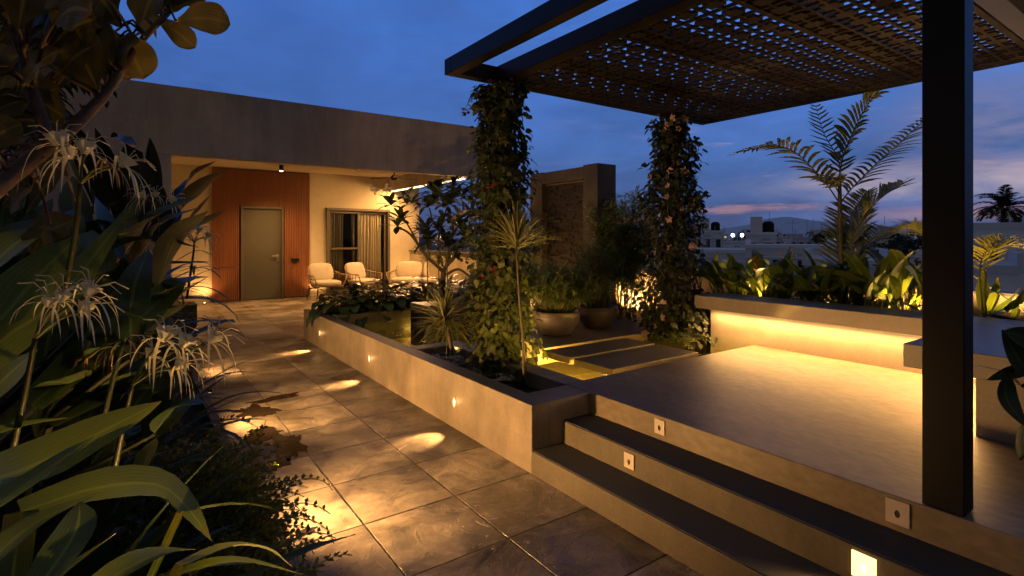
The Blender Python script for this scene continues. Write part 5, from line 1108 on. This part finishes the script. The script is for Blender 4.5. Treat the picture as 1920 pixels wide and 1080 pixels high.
# ================================================================== CITY
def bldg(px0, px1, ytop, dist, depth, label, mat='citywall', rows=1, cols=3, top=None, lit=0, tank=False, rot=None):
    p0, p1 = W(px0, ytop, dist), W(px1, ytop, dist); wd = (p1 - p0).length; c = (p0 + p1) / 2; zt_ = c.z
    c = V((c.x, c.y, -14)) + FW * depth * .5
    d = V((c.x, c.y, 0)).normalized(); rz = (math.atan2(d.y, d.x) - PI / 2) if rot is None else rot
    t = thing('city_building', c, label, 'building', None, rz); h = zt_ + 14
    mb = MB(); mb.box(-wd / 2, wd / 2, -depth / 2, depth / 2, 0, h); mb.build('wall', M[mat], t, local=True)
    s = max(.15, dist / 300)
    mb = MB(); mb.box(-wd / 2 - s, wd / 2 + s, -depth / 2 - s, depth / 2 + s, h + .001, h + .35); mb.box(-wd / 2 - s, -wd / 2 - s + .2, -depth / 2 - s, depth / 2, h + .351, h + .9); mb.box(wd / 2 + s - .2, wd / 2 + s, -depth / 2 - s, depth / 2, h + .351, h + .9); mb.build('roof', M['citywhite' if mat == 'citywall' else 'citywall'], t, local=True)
    for r in range(rows):
        z = h - 2.6 - r * 3.2
        for k in range(cols):
            x = -wd / 2 + wd * (k + .5) / cols; ww_ = min(1.6, wd / cols * .5) * rnd.uniform(.7, 1.1)
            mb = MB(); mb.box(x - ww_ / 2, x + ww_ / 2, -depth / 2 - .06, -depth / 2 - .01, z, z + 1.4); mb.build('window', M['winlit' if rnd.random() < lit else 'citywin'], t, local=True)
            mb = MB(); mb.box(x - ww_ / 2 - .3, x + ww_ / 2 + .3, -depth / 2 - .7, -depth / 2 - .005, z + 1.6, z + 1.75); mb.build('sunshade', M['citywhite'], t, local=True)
    if 40 < dist < 260:
        for k in range(3):
            x = rnd.uniform(-.45, .45) * wd; hh = rnd.uniform(1.2, 3.4); mb = MB(); mb.tube([(x, rnd.uniform(-.3, .3) * depth, h + .355), (x, 0, h + hh)], max(.03, dist * .0004), 5)
            if k == 0: mb.tube([(x - .7, 0, h + hh * .9), (x + .7, 0, h + hh * .9)], max(.025, dist * .0003), 4)
            mb.build('antenna', M['citydark'], t, local=True)
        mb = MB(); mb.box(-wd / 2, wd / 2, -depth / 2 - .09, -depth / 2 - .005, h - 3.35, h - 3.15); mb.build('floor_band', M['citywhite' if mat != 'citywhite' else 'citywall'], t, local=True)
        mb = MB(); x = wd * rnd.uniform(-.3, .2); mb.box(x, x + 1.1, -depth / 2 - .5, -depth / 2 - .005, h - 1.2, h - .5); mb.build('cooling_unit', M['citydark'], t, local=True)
    if tank:
        mb = MB(); mb.box(-wd * .35, wd * .05, -depth * .2, depth * .2, h + .36, h + 2.6); mb.build('roof_room', M[mat], t, local=True)
        mb = MB(); mb.lathe((wd * .25, 0, h + .36), [(0, 0), (.8, 0), (.8, 1.3), (.5, 1.6), (0, 1.65)], 14); mb.build('water_tank', M['black'], t, local=True)
    return t
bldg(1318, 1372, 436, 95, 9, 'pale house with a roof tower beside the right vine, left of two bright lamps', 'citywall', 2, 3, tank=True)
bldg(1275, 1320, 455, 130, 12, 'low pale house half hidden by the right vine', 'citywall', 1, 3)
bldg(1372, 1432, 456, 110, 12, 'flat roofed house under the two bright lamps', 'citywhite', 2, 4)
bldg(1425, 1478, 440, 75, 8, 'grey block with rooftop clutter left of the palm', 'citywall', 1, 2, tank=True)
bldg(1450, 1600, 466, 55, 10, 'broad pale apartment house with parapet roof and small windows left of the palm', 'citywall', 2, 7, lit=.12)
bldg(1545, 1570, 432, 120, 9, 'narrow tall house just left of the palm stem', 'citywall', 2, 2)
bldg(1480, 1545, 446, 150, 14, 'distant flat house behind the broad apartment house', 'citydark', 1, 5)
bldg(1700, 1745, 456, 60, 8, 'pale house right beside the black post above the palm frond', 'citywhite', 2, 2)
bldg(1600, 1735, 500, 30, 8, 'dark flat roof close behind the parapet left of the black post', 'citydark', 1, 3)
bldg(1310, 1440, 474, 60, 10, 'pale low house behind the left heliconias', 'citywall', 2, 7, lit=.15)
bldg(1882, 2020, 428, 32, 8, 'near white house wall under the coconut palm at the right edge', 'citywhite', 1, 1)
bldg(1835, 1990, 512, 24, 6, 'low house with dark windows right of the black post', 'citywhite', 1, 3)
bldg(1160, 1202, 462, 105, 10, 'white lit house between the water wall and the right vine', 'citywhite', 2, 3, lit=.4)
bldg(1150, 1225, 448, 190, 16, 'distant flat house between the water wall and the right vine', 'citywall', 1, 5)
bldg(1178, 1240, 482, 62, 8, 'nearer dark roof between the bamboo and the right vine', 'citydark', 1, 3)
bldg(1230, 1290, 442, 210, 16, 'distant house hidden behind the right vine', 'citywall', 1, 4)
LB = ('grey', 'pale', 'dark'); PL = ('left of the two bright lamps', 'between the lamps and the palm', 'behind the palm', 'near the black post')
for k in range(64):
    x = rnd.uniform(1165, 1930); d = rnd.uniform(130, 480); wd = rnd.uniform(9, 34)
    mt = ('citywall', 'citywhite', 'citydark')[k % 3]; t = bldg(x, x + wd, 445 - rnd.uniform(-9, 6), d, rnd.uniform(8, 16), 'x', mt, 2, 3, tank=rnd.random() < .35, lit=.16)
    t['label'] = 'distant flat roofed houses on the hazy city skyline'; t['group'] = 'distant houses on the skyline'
# two floodlights and a mast
for x in (1374, 1391):
    c = W(x, 441, 130); t = thing('floodlight', (c.x, c.y, -14), 'left bright white floodlight above the city roofs' if x < 1380 else 'right bright white floodlight above the city roofs', 'floodlight', 'floodlights over the city roofs')
    mb = MB(); mb.tube([(c.x, c.y, -14), (c.x, c.y, c.z - .5)], .15, 6); mb.build('pole', M['citydark'], t)
    mb = MB(); mb.lathe((c.x, c.y, c.z), [(0, -.45), (.32, -.32), (.45, 0), (.32, .32), (0, .45)], 10); mb.build('lamp_head', M['coolamp'], t, smooth=True)
c = W(1188, 468, 100); mb = MB(); mb.lathe(c, [(0, -.4), (.3, -.3), (.4, 0), (.3, .3), (0, .4)], 10); tag(mb.build('yard_lamp', M['coolamp'], smooth=True), 'white yard lamp between the water wall and the right vine', 'lamp')
c = W(1201, 430, 140); mb = MB()
for g in (-.5, .5): mb.tube([(c.x + g, c.y, -14), (c.x + g * .6, c.y, c.z + 3.5)], .14, 5)
for k in range(8): z = c.z - 6 + k * 1.2; mb.tube([(c.x - .5, c.y, z), (c.x + .5, c.y, z + 1.1)], .08, 4)
tag(mb.build('lattice_mast', M['citydark']), 'dark lattice mast on the skyline left of the right vine', 'mast')
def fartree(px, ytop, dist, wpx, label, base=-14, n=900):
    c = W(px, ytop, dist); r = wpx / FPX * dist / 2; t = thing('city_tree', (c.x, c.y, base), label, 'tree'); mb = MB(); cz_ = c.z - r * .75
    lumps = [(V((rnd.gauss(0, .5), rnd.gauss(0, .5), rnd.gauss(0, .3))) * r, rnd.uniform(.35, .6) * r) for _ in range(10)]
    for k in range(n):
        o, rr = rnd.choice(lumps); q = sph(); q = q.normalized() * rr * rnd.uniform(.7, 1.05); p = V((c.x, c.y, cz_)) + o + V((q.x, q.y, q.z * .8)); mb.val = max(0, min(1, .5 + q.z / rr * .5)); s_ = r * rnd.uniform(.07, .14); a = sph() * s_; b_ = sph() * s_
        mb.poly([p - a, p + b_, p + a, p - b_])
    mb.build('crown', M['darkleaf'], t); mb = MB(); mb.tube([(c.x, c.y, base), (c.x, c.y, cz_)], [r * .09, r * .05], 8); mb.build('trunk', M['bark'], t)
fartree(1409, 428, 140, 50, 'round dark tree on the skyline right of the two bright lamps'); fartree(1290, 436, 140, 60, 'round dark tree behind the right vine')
fartree(1540, 430, 100, 36, 'dark tree beside the narrow house left of the palm'); fartree(1700, 440, 45, 70, 'dark tree mass left of the black post', n=1500); fartree(1655, 462, 40, 90, 'dark tree behind the shorter palm', n=1500); fartree(1855, 450, 34, 40, 'dark tree behind the near white house', n=900)
cp = thing('coconut_palm', (W(1882, 420, 45).x, W(1882, 420, 45).y, -14), 'tall coconut palm silhouetted against the sky at the right edge', 'palm tree'); mb = MB(); sm = MB(); c = W(1882, 392, 45)
sm.tube(spline([V((c.x + .5, c.y, -14)), V((c.x, c.y, -5)), c], 10), [.3 - .012 * k for k in range(11)], 8)
for k in range(26):
    az = k * 2.4; e = rnd.uniform(-.2, 1.3); P = arc(c, az, e, rnd.uniform(2.2, 2.8), rnd.uniform(1.0, 1.9), 6); frond(mb, sm, P, .75, 22, .05, ang=.9, droop=1.4, first=.12)
mb.build('crown', M['darkleaf'], cp, smooth=True); sm.build('trunk', M['bark'], cp, smooth=True)

for k in range(7):
    x, y = ((2.75, 5.7), (2.62, 5.95), (2.9, 5.5), (2.7, 6.3), (3.05, 3.5), (3.0, 3.75), (4.75, 3.45))[k]; mb = MB(); c = V((x, y, .336)); a = rnd.uniform(0, 6.3)
    for q in range(3): mb.leaf([c, c + V((math.cos(a), math.sin(a), .02)) * .03, c + V((math.cos(a), math.sin(a), .05)) * .06], .016, prof='oval', a=.2); a += rnd.uniform(.7, 1.4)
    tag(mb.build('leaf_sprig', M['hosta'], smooth=True), 'small dark leaves floating on the pond water', 'leaf', 'leaves floating on the pond')

# ================================================================== WORLD AND CAMERA
w = bpy.data.worlds.new('World'); scn.world = w; w.use_nodes = True; nt = w.node_tree; nt.nodes.clear()
def N(t, **k):
    n = nt.nodes.new(t)
    for a, b in k.items(): setattr(n, a, b)
    return n
L = nt.links.new
tc = N('ShaderNodeTexCoord'); sep = N('ShaderNodeSeparateXYZ'); L(tc.outputs['Generated'], sep.inputs[0])
gr = N('ShaderNodeValToRGB'); cr = gr.color_ramp; cr.elements[0].position = 0; cr.elements[0].color = (.052, .068, .15, 1); cr.elements[1].position = .8; cr.elements[1].color = (.020, .050, .17, 1)
for p, c in ((.045, (.042, .060, .135)), (.13, (.037, .070, .175)), (.26, (.034, .078, .22)), (.4, (.034, .088, .27)), (.55, (.028, .075, .24))):
    e = cr.elements.new(p); e.color = c4([q * (.72 + .28 * min(1, max(0, (p - .1) / .25))) for q in (c[0] * 1.75, c[1] * 2.05, c[2] * 2.3)])
L(sep.outputs[2], gr.inputs[0])
# brighter to the right (towards +X)
dt = N('ShaderNodeVectorMath', operation='DOT_PRODUCT'); L(tc.outputs['Generated'], dt.inputs[0]); dt.inputs[1].default_value = (.98, .2, 0)
az = N('ShaderNodeMapRange'); az.inputs[1].default_value = .35; az.inputs[2].default_value = 1.0; az.inputs[3].default_value = .88; az.inputs[4].default_value = 1.45; L(dt.outputs['Value'], az.inputs[0])
# wide soft cloud banks
za = N('ShaderNodeMath', operation='ADD'); L(sep.outputs[2], za.inputs[0]); za.inputs[1].default_value = .22
dv = N('ShaderNodeVectorMath', operation='DIVIDE'); cz = N('ShaderNodeCombineXYZ'); 
for k in range(3): L(za.outputs[0], cz.inputs[k])
L(tc.outputs['Generated'], dv.inputs[0]); L(cz.outputs[0], dv.inputs[1])
n1 = N('ShaderNodeTexNoise'); n1.inputs['Scale'].default_value = 1.7; n1.inputs['Detail'].default_value = 6; n1.inputs['Roughness'].default_value = .55; n1.inputs['Distortion'].default_value = .4; L(dv.outputs[0], n1.inputs[0])
cb = N('ShaderNodeMapRange'); cb.inputs[1].default_value = .3; cb.inputs[2].default_value = .7; cb.inputs[3].default_value = .7; cb.inputs[4].default_value = 1.22; L(n1.outputs[0], cb.inputs[0])
mu = N('ShaderNodeMath', operation='MULTIPLY'); L(az.outputs[0], mu.inputs[0]); L(cb.outputs[0], mu.inputs[1])
base = N('ShaderNodeVectorMath', operation='SCALE'); L(gr.outputs[0], base.inputs[0]); L(mu.outputs[0], base.inputs['Scale'])
# low streaks catching the last light
mp = N('ShaderNodeMapping'); mp.inputs['Scale'].default_value = (2.2, 2.2, 17); mp.inputs['Location'].default_value = (3.1, .4, 1.2); L(tc.outputs['Generated'], mp.inputs[0])
n2 = N('ShaderNodeTexNoise'); n2.inputs['Scale'].default_value = 1.6; n2.inputs['Detail'].default_value = 7; n2.inputs['Roughness'].default_value = .58; L(mp.outputs[0], n2.inputs[0])
sk = N('ShaderNodeMapRange', interpolation_type='SMOOTHSTEP'); sk.inputs[1].default_value = .60; sk.inputs[2].default_value = .70; L(n2.outputs[0], sk.inputs[0])
lo = N('ShaderNodeValToRGB'); lo.color_ramp.elements[0].position = .0; lo.color_ramp.elements[0].color = (0, 0, 0, 1); lo.color_ramp.elements[1].position = .36; lo.color_ramp.elements[1].color = (0, 0, 0, 1)
for p, v in ((.02, .5), (.06, 1), (.2, .8), (.27, .35)):
    e = lo.color_ramp.elements.new(p); e.color = (v, v, v, 1)
L(sep.outputs[2], lo.inputs[0])
ar = N('ShaderNodeMapRange', interpolation_type='SMOOTHSTEP'); ar.inputs[1].default_value = .8; ar.inputs[2].default_value = 1.0; ar.inputs[3].default_value = .06; L(dt.outputs['Value'], ar.inputs[0])
m1 = N('ShaderNodeMath', operation='MULTIPLY'); L(sk.outputs[0], m1.inputs[0]); L(lo.outputs[0], m1.inputs[1])
m2 = N('ShaderNodeMath', operation='MULTIPLY'); L(m1.outputs[0], m2.inputs[0]); L(ar.outputs[0], m2.inputs[1])
pk = N('ShaderNodeValToRGB'); pk.color_ramp.elements[0].position = .03; pk.color_ramp.elements[0].color = (.42, .22, .25, 1); pk.color_ramp.elements[1].position = .16; pk.color_ramp.elements[1].color = (.38, .30, .42, 1); L(sep.outputs[2], pk.inputs[0])
mx = N('ShaderNodeMix', data_type='RGBA'); L(m2.outputs[0], mx.inputs['Factor']); L(base.outputs[0], mx.inputs['A']); L(pk.outputs[0], mx.inputs['B'])
# after-glow low behind the water wall
gd = V((W(1195, 412, 1) - V((0, 0, EYE)))).normalized()
sb = N('ShaderNodeVectorMath', operation='SUBTRACT'); L(tc.outputs['Generated'], sb.inputs[0]); sb.inputs[1].default_value = gd
ms = N('ShaderNodeVectorMath', operation='MULTIPLY'); L(sb.outputs[0], ms.inputs[0]); ms.inputs[1].default_value = (9, 9, 75)
ln = N('ShaderNodeVectorMath', operation='LENGTH'); L(ms.outputs[0], ln.inputs[0])
gl = N('ShaderNodeMapRange', interpolation_type='SMOOTHSTEP'); gl.inputs[1].default_value = 1.0; gl.inputs[2].default_value = 0; gl.inputs[3].default_value = 0; gl.inputs[4].default_value = .8; L(ln.outputs['Value'], gl.inputs[0])
mx2 = N('ShaderNodeMix', data_type='RGBA'); L(gl.outputs[0], mx2.inputs['Factor']); L(mx.outputs['Result'], mx2.inputs['A']); mx2.inputs['B'].default_value = (.55, .20, .14, 1)
bk = N('ShaderNodeVectorMath', operation='DOT_PRODUCT'); L(tc.outputs['Generated'], bk.inputs[0]); bk.inputs[1].default_value = tuple(FW)
b1 = N('ShaderNodeMapRange', interpolation_type='SMOOTHSTEP'); b1.inputs[1].default_value = .35; b1.inputs[2].default_value = -.25; b1.inputs[3].default_value = 0; b1.inputs[4].default_value = 1; L(bk.outputs['Value'], b1.inputs[0])
b2 = N('ShaderNodeMapRange', interpolation_type='SMOOTHSTEP'); b2.inputs[1].default_value = .55; b2.inputs[2].default_value = .8; L(sep.outputs[2], b2.inputs[0])
b3 = N('ShaderNodeMath', operation='MAXIMUM'); L(b1.outputs[0], b3.inputs[0]); L(b2.outputs[0], b3.inputs[1])
last = mx2.outputs['Result']
mpc = N('ShaderNodeMapping'); mpc.inputs['Scale'].default_value = (5, 5, 22); L(tc.outputs['Generated'], mpc.inputs[0])
nc = N('ShaderNodeTexNoise'); nc.inputs['Scale'].default_value = 1.3; nc.inputs['Detail'].default_value = 8; nc.inputs['Roughness'].default_value = .62; nc.inputs['Distortion'].default_value = .5; L(mpc.outputs[0], nc.inputs[0])
for (px, py, sx, sz, cc, am) in ((1870, 222, 5.5, 11, (.26, .25, .40), .85), (1880, 330, 2.6, 24, (.48, .40, .47), 1.0), (1700, 322, 4.5, 40, (.32, .27, .38), .6), (1880, 395, 4, 60, (.50, .27, .27), .8), (1520, 389, 10, 150, (.46, .25, .27), .75), (1378, 392, 10, 120, (.34, .20, .25), .6), (1300, 60, 1.0, 3.0, (.05, .11, .30), .5), (450, 60, 1.8, 3.5, (.06, .15, .48), .8)):
    g_ = (W(px, py, 1) - V((0, 0, EYE))).normalized()
    sb_ = N('ShaderNodeVectorMath', operation='SUBTRACT'); L(tc.outputs['Generated'], sb_.inputs[0]); sb_.inputs[1].default_value = g_
    ms_ = N('ShaderNodeVectorMath', operation='MULTIPLY'); L(sb_.outputs[0], ms_.inputs[0]); ms_.inputs[1].default_value = (sx, sx, sz)
    ln_ = N('ShaderNodeVectorMath', operation='LENGTH'); L(ms_.outputs[0], ln_.inputs[0])
    nd_ = N('ShaderNodeMath', operation='MULTIPLY_ADD'); L(nc.outputs[0], nd_.inputs[0]); nd_.inputs[1].default_value = 2.6; nd_.inputs[2].default_value = -.75
    mm_ = N('ShaderNodeMapRange', interpolation_type='SMOOTHSTEP'); mm_.inputs[1].default_value = 1.1; mm_.inputs[2].default_value = .1; mm_.inputs[3].default_value = 0; mm_.inputs[4].default_value = am; L(ln_.outputs['Value'], mm_.inputs[0])
    pr_ = N('ShaderNodeMath', operation='MULTIPLY', use_clamp=True); L(mm_.outputs[0], pr_.inputs[0]); L(nd_.outputs[0], pr_.inputs[1])
    mk_ = N('ShaderNodeMix', data_type='RGBA'); L(pr_.outputs[0], mk_.inputs['Factor']); L(last, mk_.inputs['A']); mk_.inputs['B'].default_value = c4(cc); last = mk_.outputs['Result']
mx3 = N('ShaderNodeMix', data_type='RGBA'); L(b3.outputs[0], mx3.inputs['Factor']); L(last, mx3.inputs['A']); mx3.inputs['B'].default_value = (.085, .076, .070, 1)
sky = N('ShaderNodeTexSky', sky_type='NISHITA'); sky.sun_disc = False; sky.sun_elevation = R(-4); sky.sun_rotation = R(50)
bg1 = N('ShaderNodeBackground'); L(mx3.outputs['Result'], bg1.inputs[0]); bg1.inputs[1].default_value = 1
bg2 = N('ShaderNodeBackground'); L(sky.outputs[0], bg2.inputs[0]); bg2.inputs[1].default_value = .02
ad = N('ShaderNodeAddShader'); L(bg1.outputs[0], ad.inputs[0]); L(bg2.outputs[0], ad.inputs[1])
wo = N('ShaderNodeOutputWorld'); L(ad.outputs[0], wo.inputs[0])

cd = bpy.data.cameras.new('camera'); cam = bpy.data.objects.new('camera', cd); col.objects.link(cam)
cam.location = (0, 0, EYE); cam.rotation_euler = (R(90), 0, -YAW); cd.sensor_width = 36; cd.lens = FPX / 1920 * 36; cd.shift_y = -(540 - HY) / 1920
cd.clip_start = .05; cd.clip_end = 12000; scn.camera = cam
scn.view_settings.view_transform = 'Standard'; scn.view_settings.look = 'None'; scn.view_settings.exposure = 0
scn.cycles.use_denoising = True
try: scn.cycles.denoiser = 'OPENIMAGEDENOISE'
except Exception: pass
scn.cycles.max_bounces = 8; scn.cycles.transparent_max_bounces = 12; scn.cycles.sample_clamp_indirect = 3; scn.cycles.caustics_reflective = False; scn.cycles.caustics_refractive = False
